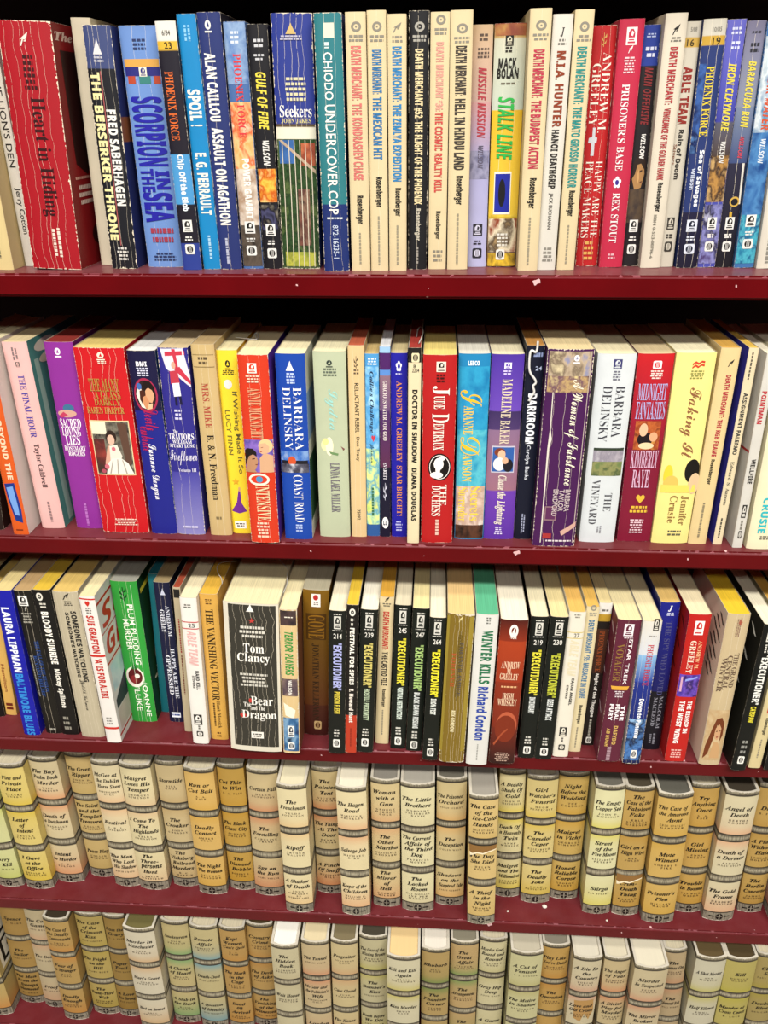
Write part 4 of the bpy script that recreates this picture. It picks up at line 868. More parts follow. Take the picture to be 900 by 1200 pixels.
soft((1, 6.29, 1.64, 2.72, 17.33, -0.3, 10.5),'violet paperback with square picture of embracing couple at its middle','5a3aa8',[
 ('R','picture_print','','c0bcc8',0.14,0.88,0.47,0.616),
 ('R','picture_print','','2f5aa0',0.17,0.85,0.477,0.61),
 ('E','picture_print','','7a3a24',0.22000000000000003,0.5800000000000001,0.481,0.527),
 ('E','picture_print','','e2b494',0.34,0.5800000000000001,0.491,0.542),
 ('E','picture_print','','e8e4e0',0.2,0.6000000000000001,0.532,0.605),
 ('E','picture_print','','1c1820',0.52,0.8400000000000001,0.539,0.611),
 ('E','picture_print','','d8a888',0.48,0.6799999999999999,0.531,0.567),
 ('I','publisher_logo','badge',('f0ecf6','5a3aa8'),0.4,0.62,0.04,0.073),
 ('MH','small_print','','d0c4ec',0.35,0.66,0.077,0.103,2),
 ('V', 'author_lettering', 'MADELINE BAKER', 'd8c8b0', 0.36, 0.68, 0.122, 0.46, 'r'),
 ('V', 'title_lettering', 'Chase the Lightning', 'e0d4c8', 0.32, 0.66, 0.629, 0.912, 'i'),
 ('MH','small_print','','d8ccec',0.34,0.62,0.923,0.972,4)],bands=[(-0.0, 0.286, '4a2f9a', '6a46b4'), (0.286, 0.385, '3a2a5a', '4a3668'), (0.385, 0.719, '8a6a8a', '9a6a7c'), (0.719, 1.0, '6a3aa8', '5a2f9e')],top='e2d8b4')
soft((1, 8.48, 1.74, 1.5, 18.05, -0.1, 10.5),'black paperback lettered DARKROOM in white, torn white scrap at the top','0d1226',[
 ('MH','small_print','','8a98c0',0.4,0.9,0.027,0.06,1),
 ('H', 'small_print', '24', 'b8c4e0', 0.55, 0.9, 0.097, 0.117, 's'),
 ('V', 'title_lettering', 'DARKROOM', 'eef0f4', 0.249, 0.751, 0.228, 0.479, 'b'),
 ('V', 'author_lettering', 'Carolyn Banks', 'd8dce6', 0.3, 0.6, 0.488, 0.669, 's'),
 ('MV','small_print','','9aa0b8',0.35,0.6,0.847,0.973,2)],top='b88440')
soft((1, 11.16, 0.49, 3.76, 18.1, 0.0, 10.5),'very thick dark purple paperback with large white italic title and landscape top','44164e',[
 ('P','picture_print','',['8a8aa4','b8a48a','7a6a58','d0c09a'],0.04,0.96,0.01,0.124,2.2),
 ('P','picture_print','',['d8c48a','6a4a58','b89a6a','4a2f4a'],0.04,0.96,0.124,0.201,2.6),
 ('Q','picture_print',[(0.17,0.201),(0.19,0.201),(0.2,0.383),(0.24,0.43),(0.2,0.478),(0.19,0.98),(0.17,0.98),(0.16,0.478),(0.18,0.383)],'d8d0c4'),
 ('Q','picture_print',[(0.93,0.016),(0.945,0.016),(0.955,0.98),(0.935,0.98)],'b8a8a0'),
 ('R','picture_print','','8a6a72',0.22,0.5,0.779,0.856),
 ('R','picture_print','','5a2a52',0.25,0.47,0.785,0.849),
 ('Q','picture_print',[(0.62,0.914),(0.98,0.862),(0.98,0.888),(0.66,0.94)],'c9a090'),
 ('R','picture_print','','a03030',0.22,0.42,0.927,0.956),
 ('I','publisher_logo','avon',('f0eef4','8a8aa4'),0.56,0.7,0.026,0.064),
 ('V', 'title_lettering', 'A Woman of Substance', 'efe8d0', 0.5, 0.84, 0.14, 0.666, 'c'),
 ('V', 'author_lettering', 'BARBARA', 'c8b8b8', 0.66, 0.78, 0.687, 0.804, 's'),
 ('V', 'author_lettering', 'TAYLOR', 'c8b8b8', 0.52, 0.64, 0.687, 0.804, 's'),
 ('V', 'author_lettering', 'BRADFORD', 'c8b8b8', 0.38, 0.5, 0.687, 0.83, 's'),
 ('MH','small_print','','d8ccd0',0.3,0.9,0.96,0.975,1)],cr=3,chip=0.14,cov='5a4a4a',top='d8c494')
soft((1, 15.19, 1.45, 3.15, 17.5, -0.3, 10.5),'white paperback with grey capitals THE VINEYARD and lake photograph','d3d8da',[
 ('P','picture_print','',['b8b0b8','8a8490','d8d4d8'],0.14,0.96,0.477,0.572,2),
 ('P','picture_print','',['6a7a4a','8a8a58','4a5a38','c8c0a0'],0.14,0.96,0.546,0.623,2.5),
 ('R','picture_print','','2f3a2c',0.14,0.96,0.473,0.487),
 ('I','publisher_logo','badge',('3a3a6a','d3d8da'),0.42,0.64,0.026,0.073),
 ('MH','small_print','','6a6a78',0.42,0.64,0.08,0.131,4),
 ('V', 'author_lettering', 'BARBARA', '3a3a42', 0.56, 0.8, 0.156, 0.416, 'n'),
 ('V', 'author_lettering', 'DELINSKY', '3a3a42', 0.22, 0.46, 0.156, 0.44, 'n'),
 ('V', 'title_lettering', 'THE', '4a4a50', 0.58, 0.78, 0.717, 0.819, 'n'),
 ('V', 'title_lettering', 'VINEYARD', '4a4a50', 0.2, 0.42, 0.644, 0.893, 'n'),
 ('MV','small_print','','8a8a90',0.45,0.6,0.9,0.948,2)],top='e8dcb4')
soft((1, 18.6, 1.75, 2.97, 17.45, -0.8, 10.5),'crimson paperback lettered MIDNIGHT FANTASIES above couple picture and gold mask','7c1430',[
 ('P','picture_print','',['5a2418','b8602f','8a3a20','d89a4a'],0.14,0.86,0.335,0.486,2.4),
 ('E','picture_print','','1a1014',0.23,0.67,0.393,0.467),
 ('E','picture_print','','e0b490',0.26,0.5,0.347,0.415),
 ('E','picture_print','','e8c8a0',0.28,0.72,0.447,0.482),
 ('E','picture_print','','d8a078',0.56,0.8,0.393,0.442),
 ('I','publisher_logo','globe',('f2e4e4','c21a22'),0.42,0.66,0.034,0.074),
 ('MH','small_print','','f0d0c8',0.38,0.72,0.079,0.125,4),
 ('H', 'title_lettering', 'MIDNIGHT', 'a9a4d0', 0.1, 0.9, 0.145, 0.23, 'r'),
 ('H', 'title_lettering', 'FANTASIES', 'a9a4d0', 0.1, 0.92, 0.236, 0.326, 'r'),
 ('H', 'author_lettering', 'KIMBERLY', 'd0a8c0', 0.12, 0.9, 0.49, 0.583, 'r'),
 ('H', 'author_lettering', 'RAYE', 'd0a8c0', 0.22, 0.72, 0.591, 0.69, 'r'),
 ('I','publisher_logo','heart',('d8b03a',''),0.4,0.66,0.729,0.778),
 ('MH','small_print','','d8b03a',0.25,0.8,0.789,0.836,2),
 ('MH','small_print','','e0c0c8',0.3,0.72,0.867,0.952,6)],bands=[(-0.0, 0.213, 'c41a22', 'a8182a'), (0.213, 0.48, 'a8182a', '8a1630')],top='d2be92')
soft((1, 21.76, 1.54, 3.23, 17.6, -0.8, 10.5),'thick pale yellow paperback with brown script title FAKING IT','efe08a',[
 ('E','picture_print','','e0c83a',0.08000000000000002,0.32,0.563,0.677),
 ('E','picture_print','','d8b85a',0.09999999999999998,0.5,0.62,0.709),
 ('E','picture_print','','14110e',0.6199999999999999,1.02,0.532,0.658),
 ('E','picture_print','','d8b890',0.76,1.08,0.607,0.722),
 ('R','picture_print','','e8cf60',0.05,0.98,0.671,0.713),
 ('I','publisher_logo','wave',('c8402a',''),0.42,0.72,0.037,0.076),
 ('MH','small_print','','8a8a4a',0.38,0.76,0.082,0.127,4),
 ('V', 'title_lettering', 'Faking It', '8a5a3a', 0.32, 0.76, 0.167, 0.525, 'c'),
 ('V', 'author_lettering', 'Jennifer', '8a6a3a', 0.62, 0.84, 0.729, 0.894, 'r'),
 ('V', 'author_lettering', 'Crusie', '8a6a3a', 0.34, 0.54, 0.729, 0.881, 'r'),
 ('MH','small_print','','5a5a48',0.36,0.8,0.921,0.958,2)],top='efe6c0')
soft((1, 24.23, 1.56, 1.59, 18.04, -0.1, 10.5),'cream paperback with red lettering beside bright yellow spine on second shelf','dcc48e',[
 ('I','publisher_logo','bird',('2a2624',''),0.45,0.75,0.052,0.087),
 ('V', 'title_lettering', 'DEATH MERCHANT:', 'a8343c', 0.45, 0.72, 0.125, 0.332, 'b'),
 ('V', 'title_lettering', 'THE KGB FRAME', 'a8343c', 0.42, 0.68, 0.34, 0.526, 'b'),
 ('V', 'author_lettering', 'Rosenberger', '1c1a18', 0.4, 0.66, 0.541, 0.673, 'b'),
 ('MV','small_print','','8a7e62',0.4,0.6,0.771,0.967,1)],top='d0a048')
soft((1, 26.01, 1.51, 0.8, 18.07, -0.1, 10.5),'slim cream paperback with bright blue cover lettered ASSIGNMENT PALERMO','dccca8',[
 ('MV','small_print','','5a5448',0.3,0.6,0.021,0.147,1),
 ('V', 'title_lettering', 'ASSIGNMENT PALERMO', '3a3a38', 0.273, 0.707, 0.21, 0.515, 'b'),
 ('V', 'author_lettering', 'Edward S. Aarons', '3a3a38', 0.3, 0.66, 0.551, 0.781, 'r'),
 ('MV','small_print','','4a463c',0.35,0.65,0.852,0.963,1)],covl='2f2f9c',top='e0b850')
soft((1, 27.6, 0.96, 0.86, 17.75, -1.0, 10.5),'grey white paperback lettered WELLFIRE with red stripe on its cover','cfcbc2',[
 ('V', 'title_lettering', 'POINTMAN', 'b03038', 0.172, 0.628, 0.177, 0.338, 'b'),
 ('V', 'author_lettering', 'WELLFIRE', '2a2826', 0.322, 0.778, 0.517, 0.646, 'b'),
 ('I','publisher_logo','badge',('2a2826','cfcbc2'),0.3,0.75,0.76,0.831),
 ('MV','small_print','','7a766c',0.35,0.7,0.845,0.897,1),
 ('I','publisher_logo','globe',('3a3834','cfcbc2'),0.35,0.72,0.904,0.946)],covl='cdcac4',sidel=[('Q', 'picture_print', [(0, 0.475), (0.3, 0.492), (0.7, 0.48), (0.7, 0.492), (0.3, 0.504), (0, 0.487)], 'b02a30'), ('Q', 'picture_print', [(0.3, 0.6), (0.95, 0.59), (0.95, 0.604), (0.3, 0.614)], 'b02a30')],top='e0d8c0')
soft((1, 29.69, 0.79, 2.64, 17.81, -1.0, 10.5),'cream paperback with turquoise lettering last on the second shelf','e9e0bc',[
 ('E','picture_print','','2a8ac0',0.39,0.7100000000000001,0.614,0.668),
 ('E','picture_print','','14110e',0.36,0.64,0.642,0.702),
 ('V', 'author_lettering', 'JENNIFER', '2fb0b8', 0.6, 0.85, 0.629, 0.91, 'b'),
 ('V', 'author_lettering', 'CRUSIE', '2fb0b8', 0.25, 0.5, 0.716, 0.91, 'b'),
 ('MH','small_print','','6a665a',0.3,0.8,0.923,0.949,2)],top='e4dcc0')
soft((2, -47.65, 3.32, 2.04, 16.2, 1.5, 10.5),'black paperback barely in view at the third shelf end','14120f',[
 ('MV','small_print','','5a564c',0.4,0.6,0.715,0.906,1)],top='cbb27a')
soft((2, -46.01, 3.63, 1.21, 16.32, 3.8, 10.5),'narrow orange tan paperback set back beside the ultramarine blue one','d9ad5c',[
 ('R','spine_stripe','','6a2a1a',0.2,0.8,0.899,0.922),
 ('R','spine_stripe','','6a2a1a',0.2,0.8,0.933,0.953),
 ('V', 'author_lettering', 'Hamilton', '7a2a1a', 0.35, 0.65, 0.578, 0.803, 's')],top='d8b860')
soft((2, -42.23, 0.57, 1.8, 18.1, 1.6, 10.5),'ultramarine blue paperback lettered BALTIMORE BLUES in light blue','14179e',[
 ('V', 'author_lettering', 'LAURA LIPPMAN', 'e8ecf4', 0.272, 0.728, 0.108, 0.543, 'b'),
 ('V', 'title_lettering', 'BALTIMORE BLUES', '2f86d0', 0.251, 0.729, 0.554, 1.0, 'b')],cov='1216a0',side=[('Q', 'picture_print', [(0.08, 0.23), (0.2, 0.23), (0.2, 0.37), (0.5, 0.36), (0.5, 0.39), (0.08, 0.4)], 'e8e8ee'), ('E', 'picture_print', '', '6a2a3a', 0.2, 0.7, 0.46, 0.62), ('Q', 'picture_print', [(0.25, 0.6), (0.6, 0.58), (0.7, 0.68), (0.3, 0.7)], 'd8d8e0'), ('Q', 'picture_print', [(0.3, 0.74), (0.6, 0.73), (0.62, 0.82), (0.35, 0.83)], '2f7ac0')],top='dcc88a')
soft((2, -39.96, 0.96, 1.81, 17.92, 0.1, 10.5),'black paperback with square white emblem and deep blue vertical lettering','15130f',[
 ('I','publisher_logo','badge',('e8e6e0','15130f'),0.2,0.72,0.034,0.098),
 ('I','publisher_logo','bird',('c8c4b8',''),0.45,0.6,0.098,0.132),
 ('MH','small_print','','9a968a',0.22,0.75,0.14,0.215,4),
 ('V', 'title_lettering', 'THE FALL OF THE RUSSIAN', '24488a', 0.55, 0.8, 0.33, 0.69, 'r'),
 ('V', 'title_lettering', 'BEYOND BELIEF', '24488a', 0.32, 0.52, 0.432, 0.723, 'r'),
 ('MV','small_print','','8a867a',0.1,0.25,0.432,0.723,1),
 ('MH','small_print','','9a968a',0.3,0.7,0.953,0.983,1)],cr=2,top='b89868')
soft((2, -38.13, 0.85, 1.83, 18.1, 0.6, 10.5),'black paperback lettered BLOODY SUNRISE in white','0e0d0c',[
 ('I','publisher_logo','ring',('d8d4c8',''),0.2,0.56,0.017,0.068),
 ('MH','small_print','','c8c4b8',0.3,0.65,0.079,0.119,2),
 ('V', 'title_lettering', 'BLOODY SUNRISE', 'f2eee2', 0.275, 0.685, 0.138, 0.488, 'b'),
 ('V', 'author_lettering', 'Mickey Spillane', 'e8e4d8', 0.276, 0.664, 0.523, 0.799, 'b'),
 ('MH','small_print','','8a867a',0.25,0.65,0.858,0.969,3)],top='d8b43a')
soft((2, -35.55, 0.62, 2.54, 18.1, 0.2, 10.5),"worn grey beige paperback lettered SOMEONE'S WATCHING in black",'b7ac92',[
 ('I','publisher_logo','bird',('1c1a18',''),0.4,0.7,0.006,0.049),
 ('MH','small_print','','3a362e',0.4,0.75,0.056,0.088,3),
 ('V', 'title_lettering', "SOMEONE'S", '1c1a18', 0.6, 0.82, 0.121, 0.353, 'b'),
 ('V', 'title_lettering', 'WATCHING', '1c1a18', 0.6, 0.8, 0.361, 0.596, 'b'),
 ('V', 'title_lettering', "SOMEONE'S", '1c1a18', 0.38, 0.52, 0.129, 0.361, 'b'),
 ('V', 'title_lettering', 'WATCHING', '1c1a18', 0.38, 0.52, 0.369, 0.564, 'b'),
 ('V', 'author_lettering', 'Judith Kelman', '1c1a18', 0.4, 0.62, 0.58, 0.8, 'c')],cr=5,chip=0.12,top='d8b868')
soft((2, -33.0, -0.1, 1.55, 18.1, -0.0, 10.5),'white paperback lettered IS FOR ALIBI in red with red frame','e4dfd8',[
 ('Q','picture_print',[(0,0.01),(1,0.015),(1,0.024),(0,0.018)],'c02a20'),
 ('Q','picture_print',[(0,0.378),(1,0.378),(1,0.392),(0,0.392)],'c02a20'),
 ('Q','picture_print',[(0,0.886),(1,0.886),(1,0.901),(0,0.901)],'c02a20'),
 ('I','publisher_logo','heart',('c02a20',''),0.35,0.65,0.027,0.064),
 ('MH','small_print','','6a6660',0.3,0.7,0.067,0.11,3),
 ('V', 'author_lettering', 'SUE GRAFTON', 'b8281e', 0.271, 0.749, 0.12, 0.366, 'b'),
 ('V', 'title_lettering', "'A' IS FOR ALIBI", 'b8281e', 0.271, 0.749, 0.404, 0.676, 'b'),
 ('MH','small_print','','8a8680',0.25,0.7,0.81,0.869,3)],cov='dcd8d4',side=[('Q', 'picture_print', [(0, 0.055), (0.95, 0.055), (0.95, 0.07), (0, 0.07)], 'b8281e'), ('H', 'title_lettering', 'SUE', 'b8281e', 0.06, 0.92, 0.1, 0.24, 'I'), ('Q', 'picture_print', [(0, 0.255), (0.95, 0.255), (0.95, 0.262), (0, 0.262)], 'b8281e'), ('H', 'title_lettering', 'GRAF', 'b8281e', 0.06, 0.95, 0.28, 0.42, 'I'), ('Q', 'picture_print', [(0, 0.45), (0.95, 0.45), (0.95, 0.463), (0, 0.463)], 'b8281e'), ('P', 'picture_print', '', ['b4d4d8', 'c8dcdc', 'a8c4cc'], 0.05, 0.95, 0.48, 0.66, 1.5), ('Q', 'picture_print', [(0.05, 0.72), (0.4, 0.6), (0.95, 0.63), (0.95, 0.8), (0.05, 0.78)], '2c2c3c'), ('P', 'picture_print', '', ['b8a8a4', 'c8b8b0'], 0.05, 0.95, 0.79, 0.93, 1.5), ('Q', 'picture_print', [(0.5, 0.6), (0.62, 0.5), (0.8, 0.52), (0.85, 0.64)], '8a2a2a'), ('Q', 'picture_print', [(0, 0.945), (0.95, 0.945), (0.95, 0.958), (0, 0.958)], 'b8281e')],top='e6d8a8')
soft((2, -30.84, 3.35, 2.73, 17.8, 0.6, 10.5),'bright green paperback lettered PLUM PUDDING MURDER with cake slice picture','2f9a3a',[
 ('E','picture_print','','efe6d8',0.040000000000000036,0.76,0.588,0.739),
 ('E','picture_print','','5a1a1c',0.13999999999999996,0.7,0.601,0.715),
 ('E','picture_print','','8a2a2c',0.21999999999999997,0.5,0.65,0.71),
 ('E','picture_print','','f0e8dc',0.4,0.6,0.638,0.671),
 ('Q','picture_print',[(0.3,0.605),(0.42,0.563),(0.56,0.605)],'1f6a28'),
 ('R','spine_stripe','','d8ead0',0.42,0.43,0.067,1.0),
 ('R','spine_stripe','','d8ead0',0.76,0.77,0.022,1.0),
 ('I','publisher_logo','leaf',('123a18',''),0.3,0.6,0.037,0.128),
 ('V', 'title_lettering', 'PLUM PUDDING', 'eef4e4', 0.52, 0.74, 0.151, 0.571, 's'),
 ('V', 'title_lettering', 'MURDER', 'eef4e4', 0.28, 0.5, 0.251, 0.465, 's'),
 ('V', 'author_lettering', 'JOANNE', 'eef4e4', 0.6, 0.84, 0.697, 0.956, 's'),
 ('V', 'author_lettering', 'FLUKE', 'eef4e4', 0.3, 0.52, 0.725, 0.915, 's')],cr=2,cov='123a1c',side=[('Q', 'picture_print', [(0.05, 0.07), (0.6, 0.05), (0.6, 0.08), (0.05, 0.1)], 'd8c83a'), ('E', 'picture_print', '', 'c8c4a4', 0.2, 0.9, 0.42, 0.75), ('E', 'picture_print', '', '123a1c', 0.26, 0.84, 0.44, 0.73), ('P', 'picture_print', '', ['8a6a3a', 'c89a4a', '4a2a1a'], 0.3, 0.75, 0.5, 0.68, 2.2), ('E', 'picture_print', '', 'b8b89c', 0.1, 0.8, 0.7, 0.74)],top='a8a89a')
soft((2, -28.95, 5.0, 1.02, 17.8, 2.6, 10.5),'teal paperback standing far back between green and navy books','166a74',[
 ],cov='186a76',top='186a76')
soft((2, -27.24, 3.46, 1.63, 17.72, 1.4, 10.5),'navy paperback lettered HAPPY ARE THE OPPRESSED in outlined white','121636',[
 ('R','price_sticker','','e8ecf4',0.2,0.8,0.925,0.964),
 ('I','publisher_logo','peak',('c8ccdc','121636'),0.38,0.7,0.037,0.083),
 ('V', 'author_lettering', 'ANDREW M.', 'd8dce8', 0.6, 0.84, 0.154, 0.371, 'r'),
 ('V', 'author_lettering', 'GREELEY', 'e4e6ee', 0.22, 0.5, 0.182, 0.339, 'r'),
 ('V', 'title_lettering', 'HAPPY ARE THE', 'd8dce8', 0.62, 0.86, 0.451, 0.817, 'r'),
 ('V', 'title_lettering', 'OPPRESSED', 'e4e6ee', 0.26, 0.54, 0.5, 0.789, 'r'),
 ('MH','small_print','','3a4a8a',0.25,0.75,0.934,0.955,1)],cr=2,top='a8946a')
soft((2, -25.59, 1.97, 0.76, 18.1, 2.6, 10.5),'slim beige paperback squeezed beside the white one numbered 25','b7a88a',[
 ('R','publisher_logo','','1c1a18',0.1,0.9,0.011,0.066),
 ('MV','title_lettering','','8a2a22',0.35,0.65,0.202,0.431,1),
 ('MV','author_lettering','','6a3a2a',0.35,0.65,0.447,0.721,1)],top='a84a30')
soft((2, -23.73, 0.18, 1.65, 18.06, 1.9, 10.5),'white paperback numbered 25 with red rule and small letters HARD KILL','e6e2da',[
 ('R','spine_stripe','','b83a3a',0.0,1,0.151,0.157),
 ('R','spine_stripe','','b83a3a',0.0,1,0.194,0.2),
 ('MH','small_print','','6a6660',0.2,0.7,0.038,0.067,2),
 ('H', 'small_print', '25', '2a2826', 0.4, 0.78, 0.162, 0.188, 's'),
 ('V', 'author_lettering', 'ABLE TEAM', 'd8a8a4', 0.266, 0.814, 0.209, 0.44, 'I'),
 ('V', 'title_lettering', 'HARD KILL', '2a2826', 0.56, 0.78, 0.476, 0.609, 'b'),
 ('V', 'author_lettering', 'STIVERS', '4a4642', 0.34, 0.48, 0.51, 0.597, 'b'),
 ('I','publisher_logo','badge',('2a2826','e6e2da'),0.2,0.72,0.784,0.859),
 ('MV','small_print','','6a6660',0.4,0.6,0.864,0.893,1),
 ('I','publisher_logo','globe',('3a3834','e6e2da'),0.3,0.72,0.905,0.945)],top='ecdfb8')
soft((2, -21.89, 0.91, 1.79, 18.07, 1.7, 10.5),'mustard yellow paperback lettered VANISHING VECTOR in black serif capitals','d0a04a',[
 ('MH','small_print','','5a3a1a',0.3,0.7,0.029,0.066,3),
 ('V', 'title_lettering', 'THE VANISHING VECTOR', '231608', 0.28, 0.72, 0.095, 0.711, 'r'),
 ('V', 'author_lettering', 'Hank Messick', '4a3414', 0.5, 0.7, 0.718, 0.914, 'r'),
 ('MV','small_print','','4a3414',0.25,0.42,0.731,0.898,1),
 ('MH','small_print','','5a3a1a',0.35,0.65,0.94,0.983,2)],top='e0b040')
soft((2, -17.64, -0.7, 5.32, 18.1, 2.5, 10.5),'fattest paperback of the third shelf, dark grey creased panel on cream spine','d8d2c0',[
 ('E','picture_print','','c0342c',0.22000000000000003,0.34,0.726,0.759),
 ('E','picture_print','','c0342c',0.4,0.45999999999999996,0.621,0.652),
 ('R','price_sticker','','e8e4da',0.42,0.66,0.857,0.904),
 ('I','publisher_logo','peak',('e8e4dc','35332c'),0.42,0.56,0.003,0.051),
 ('I','publisher_logo','star',('b83a34',''),0.45,0.58,0.088,0.126),
 ('MH','small_print','','d0ccc0',0.28,0.75,0.137,0.221,3),
 ('H', 'author_lettering', 'Tom', 'f4f0e6', 0.34, 0.72, 0.253, 0.313, 'r'),
 ('H', 'author_lettering', 'Clancy', 'f4f0e6', 0.22, 0.82, 0.316, 0.388, 'r'),
 ('MH','small_print','','c8c4b8',0.25,0.78,0.446,0.542,4),
 ('H', 'title_lettering', 'The', 'f0ece2', 0.3, 0.44, 0.649, 0.678, 'r'),
 ('H', 'title_lettering', 'Bear', 'f0ece2', 0.44, 0.86, 0.605, 0.665, 'r'),
 ('H', 'title_lettering', 'and The', 'f0ece2', 0.44, 0.7, 0.672, 0.7, 'r'),
 ('H', 'title_lettering', 'Dragon', 'f0ece2', 0.26, 0.92, 0.704, 0.775, 'r'),
 ('MH','small_print','','55524c',0.45,0.63,0.867,0.897,2)],cr=9,chip=0.2,top='e8dcae',cov='c8c2b0',panel=((0.09, 0.95), (0.01, 0.965), '35332c'))
soft((2, -13.91, -0.75, 1.71, 17.63, 2.0, 10.5),'tattered paperback with green slanted title, torn blue foot','d8bc88',[
 ('P','picture_print','',['2a2228','4a3a38','1c181c'],0.05,0.95,0.007,0.102,2),
 ('P','picture_print','',['3a2f3c','5a4a50','8a7468'],0.05,0.95,0.46,0.58,2),
 ('Q','picture_print',[(0.1,0.629),(0.8,0.678),(0.7,0.744),(0.2,0.719)],'f0e6d0'),
 ('P','picture_print','',['1f3a62','3a6a98','7aa0c0','14243c'],0.05,0.95,0.736,0.983,1.8),
 ('MH','small_print','','e0d8c8',0.3,0.8,0.043,0.055,1),
 ('V', 'title_lettering', 'TERROR PLAYERS', '2f8a3a', 0.271, 0.749, 0.143, 0.434, 'I'),
 ('V', 'author_lettering', 'WILSON', 'e0dcd4', 0.4, 0.62, 0.468, 0.572, 'b'),
 ('I','publisher_logo','badge',('e8e6e0','1c2438'),0.3,0.7,0.794,0.876),
 ('I','publisher_logo','globe',('e8e6e0','1c2438'),0.3,0.7,0.917,0.969)],chip=0.2,cr=2,cov='7a4a30',top='ecdfb0')
soft((2, -11.73, 2.15, 2.58, 18.07, 2.3, 10.5),'bronze brown paperback set back with black vertical lettering and white badge','6a4a0e',[
 ('R','publisher_logo','','ece4dc',0.34,0.68,0.024,0.106),
 ('E','picture_print','','b02a2a',0.4,0.6,0.03,0.065),
 ('R','spine_stripe','','4a2f08',0.12,0.9,0.15,0.321),
 ('MH','small_print','','6a6660',0.4,0.62,0.072,0.097,2),
 ('V', 'title_lettering', 'GONE', '8a5f14', 0.2, 0.84, 0.159, 0.315, 'r'),
 ('V', 'author_lettering', 'JONATHAN KELLERMAN', '2a1a0a', 0.34, 0.62, 0.348, 0.889, 'r'),
 ('I','publisher_logo','globe',('b89a6a','4a2208'),0.42,0.72,0.894,0.955)],bands=[(-0.0, 0.333, '7a5610', '6a480e'), (0.333, 0.779, '6a480e', '5a2f10'), (0.779, 1.0, '4a2010', '38100c')],top='b8b094')
soft((2, -9.25, -0.51, 1.66, 17.49, 2.1, 10.5),'black series paperback numbered 214 with lavender title lettering','101410',[
 ('MH','small_print','','c8c6bc',0.28,0.75,0.018,0.029,1),
 ('I','publisher_logo','badge',('d0cec4','101410'),0.3,0.72,0.035,0.118),
 ('MH','small_print','','c8c6bc',0.22,0.8,0.124,0.133,1),
 ('H', 'small_print', '214', 'e0ded4', 0.28, 0.78, 0.148, 0.181, 's'),
 ('V', 'author_lettering', '"EXECUTIONER"', 'a9aee0', 0.269, 0.782, 0.208, 0.532, 'b'),
 ('V', 'title_lettering', 'POISON FLESH', 'dcc84a', 0.338, 0.702, 0.545, 0.701, 'b'),
 ('MH','small_print','','c8c6bc',0.3,0.7,0.815,0.878,3),
 ('I','publisher_logo','globe',('e6e4dc','101410'),0.28,0.72,0.892,0.951)],top='ece2c4')
soft((2, -7.8, -0.36, 1.15, 18.1, 2.0, 10.5),'slim black paperback with red foot lettered FESTIVAL FOR SPIES','15110f',[
 ('I','publisher_logo','ring',('e0dcd0',''),0.25,0.75,0.022,0.069),
 ('MH','small_print','','d0ccc0',0.35,0.65,0.079,0.136,2),
 ('V', 'title_lettering', 'FESTIVAL FOR SPIES', 'f0ece0', 0.316, 0.704, 0.143, 0.516, 'b'),
 ('V', 'author_lettering', 'E. Howard Hunt', 'f0e6da', 0.316, 0.704, 0.544, 0.779, 'b'),
 ('MV','small_print','','8a2a1a',0.4,0.6,0.82,0.953,1)],bands=[(0.73, 1.0, 'b83a22')],chip=0.06,top='e4be3a')
soft((2, -6.35, -0.19, 1.67, 17.51, 2.5, 10.5),'black series paperback numbered 239 with straw coloured title lettering','0e140f',[
 ('MH','small_print','','c8c6bc',0.28,0.75,0.017,0.029,1),
 ('I','publisher_logo','badge',('d0cec4','101410'),0.3,0.72,0.035,0.118),
 ('MH','small_print','','c8c6bc',0.22,0.8,0.124,0.133,1),
 ('H', 'small_print', '239', 'e0ded4', 0.28, 0.78, 0.148, 0.181, 's'),
 ('V', 'author_lettering', '"EXECUTIONER"', 'cdbf6a', 0.269, 0.782, 0.216, 0.521, 'b'),
 ('V', 'title_lettering', 'HOSTILE PROXIMITY', 'b8c8a8', 0.338, 0.702, 0.533, 0.759, 'b'),
 ('MH','small_print','','c8c6bc',0.3,0.7,0.818,0.882,3),
 ('I','publisher_logo','globe',('e6e4dc','101410'),0.28,0.72,0.895,0.954)],top='f0ead4')
soft((2, -4.65, 1.17, 1.39, 18.1, 2.1, 10.5),'cream paperback with red and black lettering CASTRO FILE','d9c69a',[
 ('I','publisher_logo','bird',('1c1a18',''),0.35,0.7,-0.004,0.03),
 ('MH','small_print','','6a6454',0.2,0.8,0.035,0.061,2),
 ('V', 'title_lettering', 'DEATH MERCHANT:', 'b83a30', 0.273, 0.707, 0.09, 0.336, 'b'),
 ('V', 'title_lettering', 'THE CASTRO FILE', '2a2622', 0.273, 0.707, 0.351, 0.579, 'b'),
 ('V', 'author_lettering', 'Rosenberger', '1c1a18', 0.319, 0.661, 0.604, 0.728, 'b'),
 ('MV','small_print','','8a8270',0.4,0.58,0.752,0.935,1)],top='dca63c')
